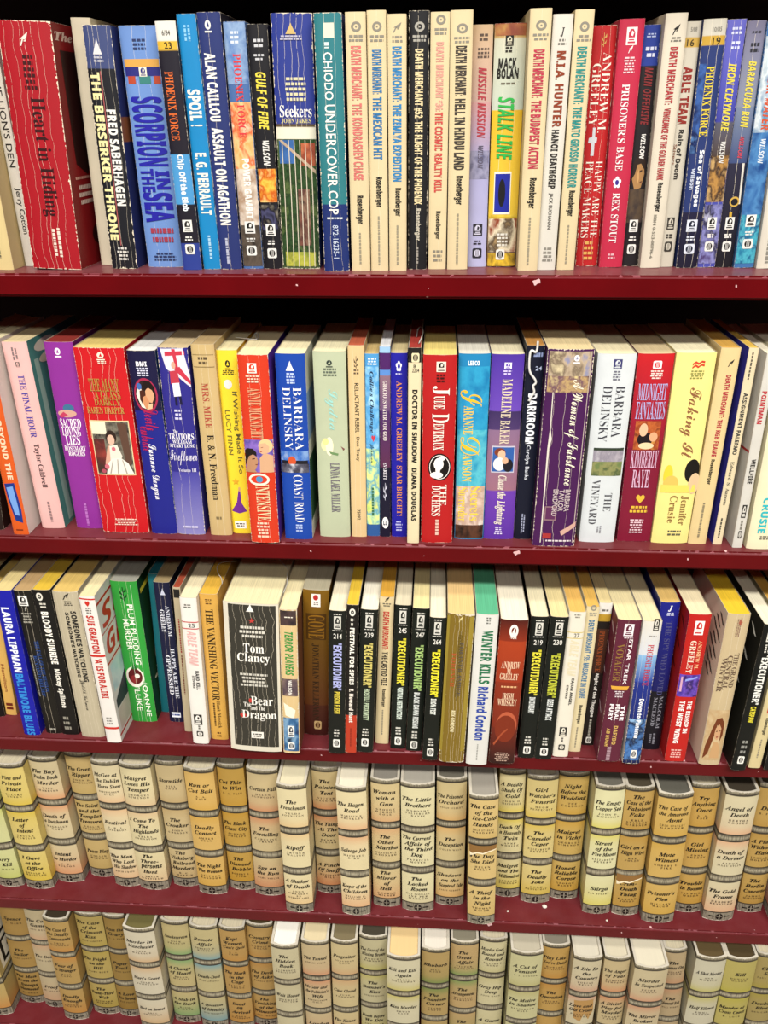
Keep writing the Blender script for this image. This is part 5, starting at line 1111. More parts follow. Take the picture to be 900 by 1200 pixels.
soft((2, -2.94, 0.5, 1.54, 17.67, 1.7, 10.5),'black series paperback numbered 245 with yellow title, white subtitle below','0c140f',[
 ('MH','small_print','','c8c6bc',0.28,0.75,0.017,0.029,1),
 ('I','publisher_logo','badge',('d0cec4','101410'),0.3,0.72,0.035,0.117),
 ('MH','small_print','','c8c6bc',0.22,0.8,0.123,0.132,1),
 ('H', 'small_print', '245', 'e0ded4', 0.28, 0.78, 0.146, 0.179, 's'),
 ('V', 'author_lettering', '"EXECUTIONER"', 'e0d43e', 0.269, 0.782, 0.214, 0.535, 'b'),
 ('V', 'title_lettering', 'VIRTUAL DESTRUCTION', 'd8e4d8', 0.338, 0.702, 0.548, 0.778, 'b'),
 ('MH','small_print','','c8c6bc',0.3,0.7,0.833,0.896,3),
 ('I','publisher_logo','globe',('e6e4dc','101410'),0.28,0.72,0.91,0.969)],top='d8ceb0')
soft((2, -1.27, 0.25, 1.6, 17.51, 1.9, 10.5),'black series paperback numbered 247 with light green title lettering','0e150f',[
 ('MH','small_print','','c8c6bc',0.28,0.75,0.025,0.037,1),
 ('I','publisher_logo','badge',('d0cec4','101410'),0.3,0.72,0.042,0.125),
 ('MH','small_print','','c8c6bc',0.22,0.8,0.131,0.14,1),
 ('H', 'small_print', '247', 'e0ded4', 0.28, 0.78, 0.155, 0.188, 's'),
 ('V', 'author_lettering', '"EXECUTIONER"', 'a8c878', 0.269, 0.782, 0.238, 0.553, 'b'),
 ('V', 'title_lettering', 'BLACK DAWN RISING', 'd8dcd8', 0.338, 0.702, 0.566, 0.827, 'b'),
 ('MH','small_print','','c8c6bc',0.3,0.7,0.846,0.909,3),
 ('I','publisher_logo','globe',('e6e4dc','101410'),0.28,0.72,0.923,0.982)],top='ecdca0')
soft((2, 0.43, -1.0, 1.54, 17.35, 1.6, 10.5),'black series paperback numbered 264 with bright yellow title lettering','0d130e',[
 ('MH','small_print','','c8c6bc',0.28,0.75,0.01,0.022,1),
 ('I','publisher_logo','badge',('d0cec4','101410'),0.3,0.72,0.028,0.11),
 ('MH','small_print','','c8c6bc',0.22,0.8,0.116,0.125,1),
 ('H', 'small_print', '264', 'e0ded4', 0.28, 0.78, 0.14, 0.173, 's'),
 ('V', 'author_lettering', '"EXECUTIONER"', 'e8dc34', 0.269, 0.782, 0.208, 0.532, 'b'),
 ('V', 'title_lettering', 'IRON FIST', 'e0e4dc', 0.338, 0.702, 0.545, 0.659, 'b'),
 ('MH','small_print','','c8c6bc',0.3,0.7,0.832,0.895,3),
 ('I','publisher_logo','globe',('e6e4dc','101410'),0.28,0.72,0.909,0.968)],top='efe6c8')
soft((2, 2.62, -1.22, 2.53, 17.94, 1.4, 10.5),'olive gold paperback with frayed spine bottom and faded red lettering','7c641e',[
 ('R','spine_stripe','','94802e',0.0,0.1,0.014,0.916),
 ('R','spine_stripe','','94802e',0.82,0.98,0.014,0.916),
 ('I','publisher_logo','bird',('d8c88a',''),0.42,0.58,0.011,0.049),
 ('V', 'title_lettering', 'FOREVER AMBER', '4a4a50', 0.5, 0.66, 0.177, 0.529, 'r'),
 ('V', 'title_lettering', 'FOREVER', 'a8502a', 0.24, 0.4, 0.243, 0.468, 'r'),
 ('MV','small_print','','5a4a1a',0.45,0.6,0.07,0.592,3),
 ('V', 'author_lettering', 'REX GORDON', 'e0d4a8', 0.36, 0.52, 0.627, 0.776, 'b')],cr=7,chip=0.35,top='ecc888')
soft((2, 5.16, -1.41, 2.09, 18.1, 1.0, 10.5),'white paperback with green page tops lettered WINTER KILLS','d9d8d2',[
 ('MH','small_print','','6a6a64',0.45,0.65,0.014,0.06,3),
 ('V', 'title_lettering', 'WINTER KILLS', '1f6a44', 0.309, 0.811, 0.098, 0.436, 'b'),
 ('V', 'author_lettering', 'Richard Condon', '1f3f9a', 0.309, 0.811, 0.456, 0.822, 'b'),
 ('MV','small_print','','9a9a94',0.45,0.55,0.851,0.967,1)],chip=0.05,top='5cb488')
soft((2, 7.72, -1.11, 2.57, 17.4, 1.0, 10.5),'rust red paperback lettered IRISH WHISKEY with round white emblem','8a2c14',[
 ('E','picture_print','','b4583a',0.15000000000000002,0.9500000000000001,0.617,0.823),
 ('E','picture_print','','782a14',0.12,0.92,0.643,0.837),
 ('Q','picture_print',[(0.1,0.854),(0.4,0.769),(0.6,0.736),(0.62,0.746),(0.42,0.783),(0.14,0.867)],'a04a2c'),
 ('I','publisher_logo','ring',('f0e8dc','8a2c14'),0.34,0.66,0.029,0.112),
 ('I','publisher_logo','peak',('f0e8dc',''),0.38,0.62,0.048,0.112),
 ('H', 'publisher_logo', 'TOR', 'f0e8dc', 0.4, 0.62, 0.101, 0.121, 'b'),
 ('H', 'author_lettering', 'ANDREW', 'e8c8a8', 0.16, 0.84, 0.271, 0.317, 'r'),
 ('H', 'author_lettering', 'M.', 'e8c8a8', 0.38, 0.56, 0.317, 0.351, 'r'),
 ('H', 'author_lettering', 'GREELEY', 'e8c8a8', 0.14, 0.82, 0.351, 0.394, 'r'),
 ('MH','small_print','','d8a878',0.22,0.82,0.432,0.452,1),
 ('H', 'title_lettering', 'IRISH', 'e8c8a8', 0.3, 0.72, 0.484, 0.527, 'r'),
 ('H', 'title_lettering', 'WHISKEY', 'e8c8a8', 0.14, 0.86, 0.527, 0.572, 'r'),
 ('MH','small_print','','b89a8a',0.2,0.8,0.913,0.983,5)],bands=[(-0.0, 0.139, '4a140c', '8a2c14'), (0.139, 0.413, 'a83c18', '9a3216'), (0.413, 0.736, '8a2c14', '7a2814'), (0.736, 1.0, '6a2214', '2a0e0c')],chip=0.04,top='f0e8d0')
soft((2, 10.32, -0.15, 1.64, 17.23, 0.5, 10.5),'black series paperback numbered 219 standing beside the rust red spine','0b110d',[
 ('MH','small_print','','c8c6bc',0.28,0.75,0.021,0.032,1),
 ('I','publisher_logo','badge',('d0cec4','101410'),0.3,0.72,0.038,0.122),
 ('MH','small_print','','c8c6bc',0.22,0.8,0.128,0.137,1),
 ('H', 'small_print', '219', 'e0ded4', 0.28, 0.78, 0.152, 0.185, 's'),
 ('V', 'author_lettering', '"EXECUTIONER"', 'dcd23e', 0.269, 0.782, 0.218, 0.533, 'b'),
 ('V', 'title_lettering', 'INCENDIARY', 'd8dcd8', 0.338, 0.702, 0.546, 0.665, 'b'),
 ('MH','small_print','','c8c6bc',0.3,0.7,0.831,0.895,3),
 ('I','publisher_logo','globe',('e6e4dc','101410'),0.28,0.72,0.909,0.968)],top='ece2bc')
soft((2, 12.04, -0.23, 1.7, 17.29, 0.9, 10.5),'black series paperback numbered 230 with yellow green title lettering','0b120e',[
 ('MH','small_print','','c8c6bc',0.28,0.75,0.018,0.029,1),
 ('I','publisher_logo','badge',('d0cec4','101410'),0.3,0.72,0.035,0.118),
 ('MH','small_print','','c8c6bc',0.22,0.8,0.124,0.133,1),
 ('H', 'small_print', '230', 'e0ded4', 0.28, 0.78, 0.148, 0.181, 's'),
 ('V', 'author_lettering', '"EXECUTIONER"', 'b8bc3a', 0.269, 0.782, 0.236, 0.543, 'b'),
 ('V', 'title_lettering', 'DEEP ATTACK', 'd8dcd8', 0.338, 0.702, 0.556, 0.708, 'b'),
 ('MH','small_print','','c8c6bc',0.3,0.7,0.835,0.899,3),
 ('I','publisher_logo','globe',('e6e4dc','101410'),0.28,0.72,0.913,0.972)],top='e8d69c')
soft((2, 13.85, 0.2, 1.56, 17.62, 0.5, 10.5),'white paperback numbered 27 with CAJUN ANGEL in small black letters','e2dccb',[
 ('R','spine_stripe','','c9b048',0.0,1,0.128,0.132),
 ('R','spine_stripe','','c9b048',0.0,1,0.166,0.17),
 ('MH','small_print','','8a867a',0.3,0.7,0.011,0.04,2),
 ('H', 'small_print', '27', '2a2826', 0.42, 0.75, 0.136, 0.163, 's'),
 ('V', 'author_lettering', 'ABLE TEAM', 'd8ceae', 0.266, 0.814, 0.178, 0.418, 'I'),
 ('V', 'title_lettering', 'CAJUN ANGEL', '2a2826', 0.56, 0.78, 0.433, 0.62, 'b'),
 ('V', 'author_lettering', 'STIVERS', '4a4642', 0.34, 0.48, 0.48, 0.575, 'b'),
 ('I','publisher_logo','badge',('2a2826','e2dccb'),0.25,0.72,0.779,0.846),
 ('MV','small_print','','6a6660',0.4,0.6,0.855,0.892,1),
 ('I','publisher_logo','globe',('3a3834','e2dccb'),0.3,0.72,0.906,0.948)],top='e8b860')
soft((2, 15.41, 1.02, 1.23, 17.7, 0.5, 10.5),'cream paperback with steel blue lettering beside the one numbered 27','d8c9a0',[
 ('I','publisher_logo','ring',('8a8578',''),0.3,0.75,-0.014,0.024),
 ('MH','small_print','','9a9484',0.2,0.85,0.032,0.06,2),
 ('V', 'title_lettering', 'DEATH MERCHANT', '3f6f94', 0.272, 0.728, 0.082, 0.298, 'b'),
 ('V', 'title_lettering', '*35: MASSACRE IN ROME', '3f6f94', 0.272, 0.728, 0.31, 0.607, 'b'),
 ('V', 'author_lettering', 'Rosenberger', '1c1a18', 0.318, 0.682, 0.656, 0.791, 'b'),
 ('MV','small_print','','8a8270',0.4,0.6,0.816,0.969,1)],top='e2b458')
soft((2, 16.92, 2.06, 1.25, 17.54, 0.1, 10.5),'dark paperback with white head and orange brown vertical lettering','1c1512',[
 ('MH','small_print','','6a6660',0.25,0.75,0.037,0.059,1),
 ('V', 'author_lettering', 'PHOENIX FORCE', '9a4a22', 0.3, 0.7, 0.185, 0.457, 'r'),
 ('V', 'title_lettering', 'Night of the Thuggee', 'e0dcd4', 0.328, 0.682, 0.473, 0.785, 'b'),
 ('I','publisher_logo','globe',('dcdad0','1c1512'),0.3,0.75,0.935,0.982),
 ('MV','small_print','','a8a498',0.35,0.65,0.802,0.922,1)],bands=[(-0.0, 0.073, 'e0dcd4'), (0.073, 0.118, 'b8922e'), (0.118, 0.17, '1c1512'), (0.17, 0.473, '4a2a1c', '3a2018')],top='e8d49a')
soft((2, 18.68, -0.21, 2.22, 17.16, 0.4, 10.5),'maroon paperback with gold and white lettering, THE FINAL FURY','5c1f34',[
 ('Q','picture_print',[(0.1,0.445),(0.9,0.445),(0.84,0.472),(0.16,0.472)],'d8a23a'),
 ('I','publisher_logo','badge',('e4dce0','5c1f34'),0.3,0.7,0.025,0.104),
 ('MH','small_print','','d0c0c8',0.35,0.72,0.108,0.123,1),
 ('V', 'author_lettering', 'STAR TREK', 'f0e8ea', 0.58, 0.74, 0.123, 0.433, 's'),
 ('V', 'author_lettering', 'VOYAGER', '8a6a34', 0.12, 0.42, 0.157, 0.413, 'r'),
 ('MH','small_print','','d8ccd0',0.3,0.7,0.477,0.525,4),
 ('V', 'title_lettering', 'THE', 'f2ecee', 0.68, 0.86, 0.582, 0.69, 'b'),
 ('V', 'title_lettering', 'FINAL', 'f2ecee', 0.44, 0.62, 0.572, 0.69, 'b'),
 ('V', 'title_lettering', 'FURY', 'f2ecee', 0.18, 0.36, 0.572, 0.69, 'b'),
 ('V', 'author_lettering', 'DAFYDD', 'c8a45a', 0.5, 0.68, 0.729, 0.869, 'b'),
 ('V', 'author_lettering', 'AB HUGH', 'c8a45a', 0.2, 0.36, 0.749, 0.883, 'b'),
 ('MV','small_print','','a88a94',0.3,0.6,0.886,0.991,1)],covl='6a2638',sidel=[('Q', 'picture_print', [(0.15, 0.08), (0.2, 0.08), (0.1, 0.125), (0.05, 0.125)], 'c8b0b8'), ('Q', 'picture_print', [(0.32, 0.132), (0.37, 0.132), (0.27, 0.177), (0.22, 0.177)], 'c8b0b8'), ('Q', 'picture_print', [(0.48, 0.183), (0.53, 0.183), (0.43, 0.228), (0.38, 0.228)], 'c8b0b8'), ('Q', 'picture_print', [(0.2, 0.235), (0.25, 0.235), (0.15, 0.28), (0.1, 0.28)], 'c8b0b8'), ('Q', 'picture_print', [(0.37, 0.287), (0.42, 0.287), (0.32, 0.332), (0.27, 0.332)], 'c8b0b8'), ('Q', 'picture_print', [(0.53, 0.338), (0.58, 0.338), (0.48, 0.383), (0.43, 0.383)], 'c8b0b8'), ('Q', 'picture_print', [(0.25, 0.39), (0.3, 0.39), (0.2, 0.435), (0.15, 0.435)], 'c8b0b8'), ('Q', 'picture_print', [(0.42, 0.442), (0.47, 0.442), (0.37, 0.487), (0.32, 0.487)], 'c8b0b8'), ('Q', 'picture_print', [(0.58, 0.493), (0.63, 0.493), (0.53, 0.538), (0.48, 0.538)], 'c8b0b8'), ('Q', 'picture_print', [(0.3, 0.545), (0.35, 0.545), (0.25, 0.59), (0.2, 0.59)], 'c8b0b8'), ('Q', 'picture_print', [(0.47, 0.597), (0.52, 0.597), (0.42, 0.642), (0.37, 0.642)], 'c8b0b8'), ('Q', 'picture_print', [(0.18, 0.648), (0.23, 0.648), (0.13, 0.693), (0.08, 0.693)], 'c8b0b8')],cr=1,chip=0.05,top='eadba8')
soft((2, 20.93, -0.42, 1.74, 17.23, -0.3, 10.5),'white and blue paperback with red vertical lettering, creased open cover','c9cfe0',[
 ('P','picture_print','',['1c3a78','4a7ab8','101c3c','8ab0d8'],0.04,0.96,0.667,0.974,2.2),
 ('I','publisher_logo','badge',('2a2826','d8d4c8'),0.55,0.85,-0.017,0.062),
 ('MH','small_print','','8a8680',0.4,0.8,0.091,0.103,1),
 ('V', 'author_lettering', 'PHOENIX FORCE', 'b8303e', 0.42, 0.74, 0.151, 0.428, 'r'),
 ('V', 'title_lettering', 'Down to Panama', 'eef0f6', 0.4, 0.66, 0.521, 0.805, 'b'),
 ('I','publisher_logo','globe',('e8e6e0','14182a'),0.38,0.72,0.895,0.956)],bands=[(-0.0, 0.223, 'dcd8cc', 'd0d4dc'), (0.223, 0.409, '8ab8e0', '2a3f9a'), (0.409, 1.0, '1c2f86', '101c4a')],cr=3,chip=0.12,covl='d8d6d0',top='ecdcae')
soft((2, 23.35, 1.77, 1.81, 17.96, -1.4, 10.5),'deep blue paperback set back with thin dark lettering and black lower half','171b6e',[
 ('H', 'publisher_logo', 'J', 'e0e0e8', 0.4, 0.62, 0.02, 0.057, 'i'),
 ('MH','small_print','','c0c4dc',0.35,0.75,0.062,0.085,2),
 ('V', 'title_lettering', 'THE SPY WHO LOVED', '4a4a78', 0.4, 0.7, 0.117, 0.608, 'r'),
 ('V', 'author_lettering', 'MALCOLM', '8a8a94', 0.6, 0.8, 0.616, 0.844, 'r'),
 ('V', 'author_lettering', 'MACLEOD', '8a8a94', 0.3, 0.5, 0.624, 0.827, 'r'),
 ('MV','small_print','','7a7a84',0.3,0.7,0.877,0.961,2)],bands=[(-0.0, 0.585, '171c80', '14185e'), (0.585, 1.0, '100f1a')],top='d8b46a')
soft((2, 25.44, 0.14, 2.01, 17.76, -0.5, 10.5),'red paperback lettered THE BISHOP IN THE WEST WING with purple picture','b91d18',[
 ('P','picture_print','',['3a2a8a','6a4ab8','2a1a5a','a87ac8'],0.02,0.98,0.388,0.537,2.2),
 ('Q','picture_print',[(0.1,0.503),(0.1,0.403),(0.18,0.403),(0.2,0.503)],'d0a0b8'),
 ('Q','picture_print',[(0.3,0.418),(0.85,0.398),(0.85,0.41),(0.3,0.433)],'8a9ae0'),
 ('I','publisher_logo','badge',('f0e8e4','b91d18'),0.3,0.72,0.04,0.128),
 ('V', 'author_lettering', 'ANDREW M.', 'e8b88a', 0.6, 0.78, 0.165, 0.35, 'r'),
 ('V', 'author_lettering', 'GREELEY', 'f0d8c4', 0.24, 0.52, 0.165, 0.38, 'r'),
 ('V', 'title_lettering', 'THE BISHOP IN', 'f0e8e4', 0.6, 0.82, 0.565, 0.791, 'b'),
 ('V', 'title_lettering', 'THE WEST WING', 'f0e8e4', 0.22, 0.48, 0.565, 0.865, 'b'),
 ('MH','small_print','','e0b0a8',0.2,0.75,0.907,0.974,4)],covl='a81a18',sidel=[('Q', 'picture_print', [(0.15, 0.08), (0.2, 0.08), (0.1, 0.125), (0.05, 0.125)], '5a0c0c'), ('Q', 'picture_print', [(0.28, 0.127), (0.33, 0.127), (0.23, 0.172), (0.18, 0.172)], '5a0c0c'), ('Q', 'picture_print', [(0.41, 0.173), (0.46, 0.173), (0.36, 0.218), (0.31, 0.218)], '5a0c0c'), ('Q', 'picture_print', [(0.19, 0.22), (0.24, 0.22), (0.14, 0.265), (0.09, 0.265)], '5a0c0c'), ('Q', 'picture_print', [(0.32, 0.267), (0.37, 0.267), (0.27, 0.312), (0.22, 0.312)], '5a0c0c'), ('Q', 'picture_print', [(0.45, 0.313), (0.5, 0.313), (0.4, 0.358), (0.35, 0.358)], '5a0c0c'), ('Q', 'picture_print', [(0.23, 0.36), (0.28, 0.36), (0.18, 0.405), (0.13, 0.405)], '5a0c0c'), ('Q', 'picture_print', [(0.36, 0.407), (0.41, 0.407), (0.31, 0.452), (0.26, 0.452)], '5a0c0c'), ('Q', 'picture_print', [(0.49, 0.453), (0.54, 0.453), (0.44, 0.498), (0.39, 0.498)], '5a0c0c')],chip=0.03,top='ecdcb4')
soft((2, 28.79, -0.17, 2.07, 18.1, -0.5, 10.5),'thick cream paperback with sepia portrait of woman at the spine foot','c4b08a',[
 ('E','picture_print','','b04a34',0.52,0.6799999999999999,0.036,0.064),
 ('P','picture_print','',['c4b08a','b89a70','d0bc94'],0.03,0.97,0.614,0.967,1.6),
 ('Q','picture_print',[(0.3,0.739),(0.42,0.676),(0.66,0.664),(0.82,0.708),(0.84,0.787),(0.74,0.836),(0.7,0.739),(0.5,0.716),(0.44,0.803),(0.3,0.917),(0.1,0.958),(0.12,0.868)],'6a3418'),
 ('Q','picture_print',[(0.46,0.739),(0.6,0.711),(0.72,0.739),(0.72,0.79),(0.62,0.823),(0.5,0.811),(0.44,0.779)],'c49870'),
 ('Q','picture_print',[(0.5,0.758),(0.56,0.755),(0.56,0.762),(0.5,0.765)],'4a2414'),
 ('Q','picture_print',[(0.64,0.755),(0.7,0.752),(0.7,0.758),(0.64,0.762)],'4a2414'),
 ('Q','picture_print',[(0.54,0.797),(0.64,0.794),(0.62,0.803),(0.56,0.805)],'8a3a2a'),
 ('Q','picture_print',[(0.4,0.95),(0.46,0.836),(0.66,0.836),(0.8,0.868),(0.86,0.95)],'c0986a'),
 ('MV','small_print','','8a6a5a',0.45,0.65,0.022,0.141,3),
 ('V', 'title_lettering', 'THE GRAND', '5a4638', 0.62, 0.84, 0.24, 0.461, 'r'),
 ('V', 'title_lettering', 'CENTRAL', '5a4638', 0.36, 0.58, 0.255, 0.476, 'r'),
 ('V', 'title_lettering', 'WINTER', '5a4638', 0.12, 0.34, 0.269, 0.491, 'r')],covl='e6dcc4',cr=2,chip=0.07,sidel=[('Q', 'picture_print', [(0.12, 0.05), (0.17, 0.05), (0.07, 0.095), (0.02, 0.095)], '3a3430'), ('Q', 'picture_print', [(0.19, 0.086), (0.24, 0.086), (0.14, 0.131), (0.09, 0.131)], '3a3430'), ('Q', 'picture_print', [(0.25, 0.123), (0.3, 0.123), (0.2, 0.168), (0.15, 0.168)], '3a3430'), ('Q', 'picture_print', [(0.14, 0.159), (0.19, 0.159), (0.09, 0.204), (0.04, 0.204)], '3a3430'), ('Q', 'picture_print', [(0.21, 0.195), (0.26, 0.195), (0.16, 0.24), (0.11, 0.24)], '3a3430'), ('Q', 'picture_print', [(0.27, 0.232), (0.32, 0.232), (0.22, 0.277), (0.17, 0.277)], '3a3430'), ('Q', 'picture_print', [(0.16, 0.268), (0.21, 0.268), (0.11, 0.313), (0.06, 0.313)], '3a3430'), ('Q', 'picture_print', [(0.23, 0.305), (0.28, 0.305), (0.18, 0.35), (0.13, 0.35)], '3a3430'), ('Q', 'picture_print', [(0.29, 0.341), (0.34, 0.341), (0.24, 0.386), (0.19, 0.386)], '3a3430'), ('Q', 'picture_print', [(0.18, 0.377), (0.23, 0.377), (0.13, 0.422), (0.08, 0.422)], '3a3430'), ('Q', 'picture_print', [(0.25, 0.414), (0.3, 0.414), (0.2, 0.459), (0.15, 0.459)], '3a3430')],top='e8c02e')
soft((2, 31.46, -0.83, 1.45, 17.48, 0.1, 10.5),'black series paperback with white cover corner and small yellow subtitle, near shelf end','0a0d0b',[
 ('I','publisher_logo','badge',('d0cec4','0a0d0b'),0.3,0.72,0.028,0.108),
 ('MV','small_print','','d0cec4',0.3,0.7,0.122,0.181,2),
 ('V', 'author_lettering', '"EXECUTIONER"', 'e4e4dc', 0.291, 0.769, 0.192, 0.523, 'b'),
 ('V', 'title_lettering', 'CATSPAW', 'd8cc3a', 0.338, 0.702, 0.538, 0.65, 'b'),
 ('MH','small_print','','8a8a84',0.3,0.7,0.772,0.881,3),
 ('I','publisher_logo','globe',('e6e4dc','0a0d0b'),0.3,0.72,0.893,0.949)],covl='0c100e',sidel=[('Q', 'picture_print', [(0.2, 0.08), (0.25, 0.08), (0.15, 0.125), (0.1, 0.125)], 'e0e0d8'), ('Q', 'picture_print', [(0.4, 0.14), (0.45, 0.14), (0.35, 0.185), (0.3, 0.185)], 'e0e0d8'), ('Q', 'picture_print', [(0.61, 0.2), (0.66, 0.2), (0.56, 0.245), (0.51, 0.245)], 'e0e0d8'), ('Q', 'picture_print', [(0.26, 0.26), (0.31, 0.26), (0.21, 0.305), (0.16, 0.305)], 'e0e0d8'), ('Q', 'picture_print', [(0.46, 0.32), (0.51, 0.32), (0.41, 0.365), (0.36, 0.365)], 'e0e0d8'), ('Q', 'picture_print', [(0.67, 0.38), (0.72, 0.38), (0.62, 0.425), (0.57, 0.425)], 'e0e0d8'), ('Q', 'picture_print', [(0.32, 0.44), (0.37, 0.44), (0.27, 0.485), (0.22, 0.485)], 'e0e0d8'), ('Q', 'picture_print', [(0.35, 0.72), (0.5, 0.74), (0.98, 0.72), (0.98, 0.98), (0.35, 0.98)], 'e4e0d8')],top='ece4c8')
soft((2, 33.2, -0.42, 1.19, 17.27, 0.4, 10.5),'cream paperback with red patch, second from the third shelf end','d0c090',[
 ('R','picture_print','','b83a30',0.35,0.95,0.445,0.596),
 ('V', 'author_lettering', 'Rosenberger', '1c1a18', 0.339, 0.681, 0.629, 0.752, 'b'),
 ('MV','small_print','','8a8270',0.4,0.6,0.786,0.922,1)],top='dca848')
soft((2, 34.92, -0.65, 1.69, 17.35, 0.2, 10.5),'black paperback last on the third shelf, only its edge in view','0f0e0e',[
 ('MV','small_print','','8a8a84',0.3,0.7,0.771,0.905,2)],top='d8c8a0')
hard((3, -50.52, 1.74, 3.2, 19.9, -0.8, 13.6),'pale green three-title hardcover at the fourth shelf end','c9c98e','b9c05a',[('', ''), ('', ''), ('Hurry|to Kill', 'J. Wren')])
hard((3, -46.79, 1.64, 3.38, 19.9, -0.1, 13.6),'yellow three-title hardcover, bottom panel I Gave at the Office','d4bf6c','d2b41c',[('A Fine and|Private|Place', 'Ellery|Queen'), ('Letter|of|Intent', 'Ursula|Curtiss'), ('I Gave|at the|Office', 'Donald E.|Westlake')])
hard((3, -43.42, 2.79, 3.32, 19.9, 0.1, 13.6),'beige hardcover with peach tinges, middle panel Death of a Dutchman','cdbd94','d88a58',[('The Bay|Psalm Book|Murder', 'Will|Harriss'), ('Death of|a Dutchman', 'Magdalen|Nabb'), ('Intent|to Murder', 'J. R.|Fulton')])
hard((3, -39.69, 3.8, 3.14, 19.9, 0.0, 13.6),'tan hardcover set back, top panel The Green Ripper','bfa468','b49a58',[('The Green|Ripper', 'John D.|MacDonald'), ('The Saint|and the|Templar|Treasure', 'Leslie|Charteris'), ('Peace Play', 'Collin|Wilcox')])
hard((3, -36.14, 2.59, 3.13, 19.9, 0.1, 13.6),'cream hardcover, bottom panel The Man Who Lost His Shadow','d8caa2','dcae80',[('McGee at|the Dublin|Horse Show', 'Bartholomew|Gill'), ('Festival', 'J. R. L.|Anderson'), ('The Man|Who Lost|His Shadow', 'David Craig')])
hard((3, -32.73, 2.27, 3.52, 19.9, 0.6, 13.6),'cream hardcover, middle panel I Come to the Highlands','d8cb9e','d6b488',[('Maigret|Loses His|Temper', 'Georges|Simenon'), ('I Come To|The|Highlands', 'Velda|Johnston'), ('The|Three-|persons|Hunt', 'Brian|Garfield')])
hard((3, -28.96, 2.98, 3.15, 19.9, 0.2, 13.6),'dull beige hardcover, top panel Stormtide','c2ae80','b89c68',[('Stormtide', 'Bill|Knox'), ('The|Croaker', 'John|Creasey'), ('The|Vicksburg|Railroad|Murders', 'R. C.|Martin')])
hard((3, -25.42, 2.01, 3.36, 19.9, 0.7, 13.6),'golden hardcover, middle panel Deadly Contact','d0aa5c','cc9e3c',[('Run or|Cut Bait', 'A. A.|Fair'), ('Deadly|Contact', 'Amber|Dean'), ('The Night|The Woman', 'Stephen|Ransome')])
hard((3, -21.94, 2.85, 3.03, 19.9, 0.3, 13.6),'dark golden hardcover, middle panel The Black Glass City','b8923c','b88a1e',[('Cut Thin|to Win', 'A. A. Fair'), ('The Black|Glass City', 'Judson|Philips'), ('The|Diamond|Bubble', 'Robert L.|Fish')])
hard((3, -18.51, 2.21, 3.49, 19.9, 1.2, 13.6),'beige and salmon hardcover, bottom panel Spy on the Run','c4b082','c87c50',[('Curtain Fall', 'Helen|Dunwoody'), ('The|Foretelling', 'Caroline|Crane'), ('Spy on|the Run', 'Mark Sadler')])
hard((3, -14.51, 0.12, 3.21, 19.9, 0.1, 13.6),'cream hardcover pulled forward, middle panel Ripoff','dccfa2','dcb880',[('The|Frenchman', 'Velda|Johnston'), ('Ripoff', 'Arthur|Maling'), ('A Shadow|of Death', 'John|Creasey|as|Gordon Ashe')],pg='d8cfae')
hard((3, -11.18, 2.93, 3.09, 19.9, 0.1, 13.6),'beige and rust hardcover, top panel The Painted Tent','bca878','c4703e',[('The|Painted|Tent', 'Victor|Canning'), ('The Thing|At The|Door', 'Henry|Slesar'), ('A Pinch|Of Snuff', 'Reginald|Hill')])
hard((3, -7.78, 0.08, 3.28, 19.9, -0.6, 13.6),'cream hardcover pulled forward, middle panel Salvage Job','decfa2','dba070',[('The Hagen|Road', 'Marilyn K.|Brinkley'), ('Salvage Job', 'Michael|Kirk'), ('Keeper of the|Children', 'William H.|Hallahan')],pg='e0d8c0')
hard((3, -4.26, 1.46, 3.17, 19.9, -0.3, 13.6),'peach beige hardcover, top panel Woman with a Gun','ccb886','d09a68',[('Woman|with a|Gun', 'George|Harmon|Coxe'), ('The|Other|Martha', 'Constance|Leonard'), ('The|Mirror|of|Hell', 'George|Milner')],pg='8a857a')
hard((3, -0.55, 1.02, 3.7, 19.9, -0.7, 13.6),'thick ivory hardcover, top panel The Little Brothers','d9d0a4','cfc49a',[('The Little|Brothers', 'Dorothy|Salisbury|Davis'), ('The Current|Affair of|the Third|Dog', 'Patricia|Moyes'), ('The|Locked|Room', 'Maj Sjowall|and Per|Wahloo')],pg='a8a396')
hard((3, 3.19, 2.02, 3.27, 19.9, -0.8, 13.6),'beige and orange hardcover, middle panel The Deception','c8b684','d2a058',[('The Poisoned|Orchard', 'Susan Gilbert'), ('The|Deception', 'Colin Wain'), ('Shadows|on the|Sceptred Isle', 'Janet Gordon')],pg='6a665a')
hard((3, 6.81, -0.34, 3.1, 19.9, -1.5, 13.6),'torn golden hardcover jutting furthest forward, bottom panel A Thief in the Night','d2b674','c8a860',[('The Case|of the|Ice-Cold|Hands', 'Erle Stanley|Gardner'), ('The Day|She Died', 'Helen|Reilly'), ('A Thief|in the|Night', 'Thomas|Walsh')],torn=0.36,pg='9a9488')
hard((3, 10.14, 3.55, 2.82, 19.9, -1.4, 13.6),'ivory hardcover with vivid yellow, middle panel Death of a Heavenly Twin','d2c694','d8c020',[('A Deadly|Shade Of|Gold', 'John D.|MacDonald'), ('Death Of|a Heavenly|Twin', 'Anne|Morice'), ('Maigret|and The|Millionaires', 'Georges|Simenon')])
hard((3, 13.39, 2.88, 3.34, 19.9, -1.4, 13.6),"yellowish hardcover, top panel Girl Watcher's Funeral",'d2bf7c','cdb030',[("Girl|Watcher's|Funeral", 'Hugh|Pentecost'), ('The|Camelot|Caper', 'Elizabeth|Peters'), ('The|Deadly|Joke', 'Hugh|Pentecost')])
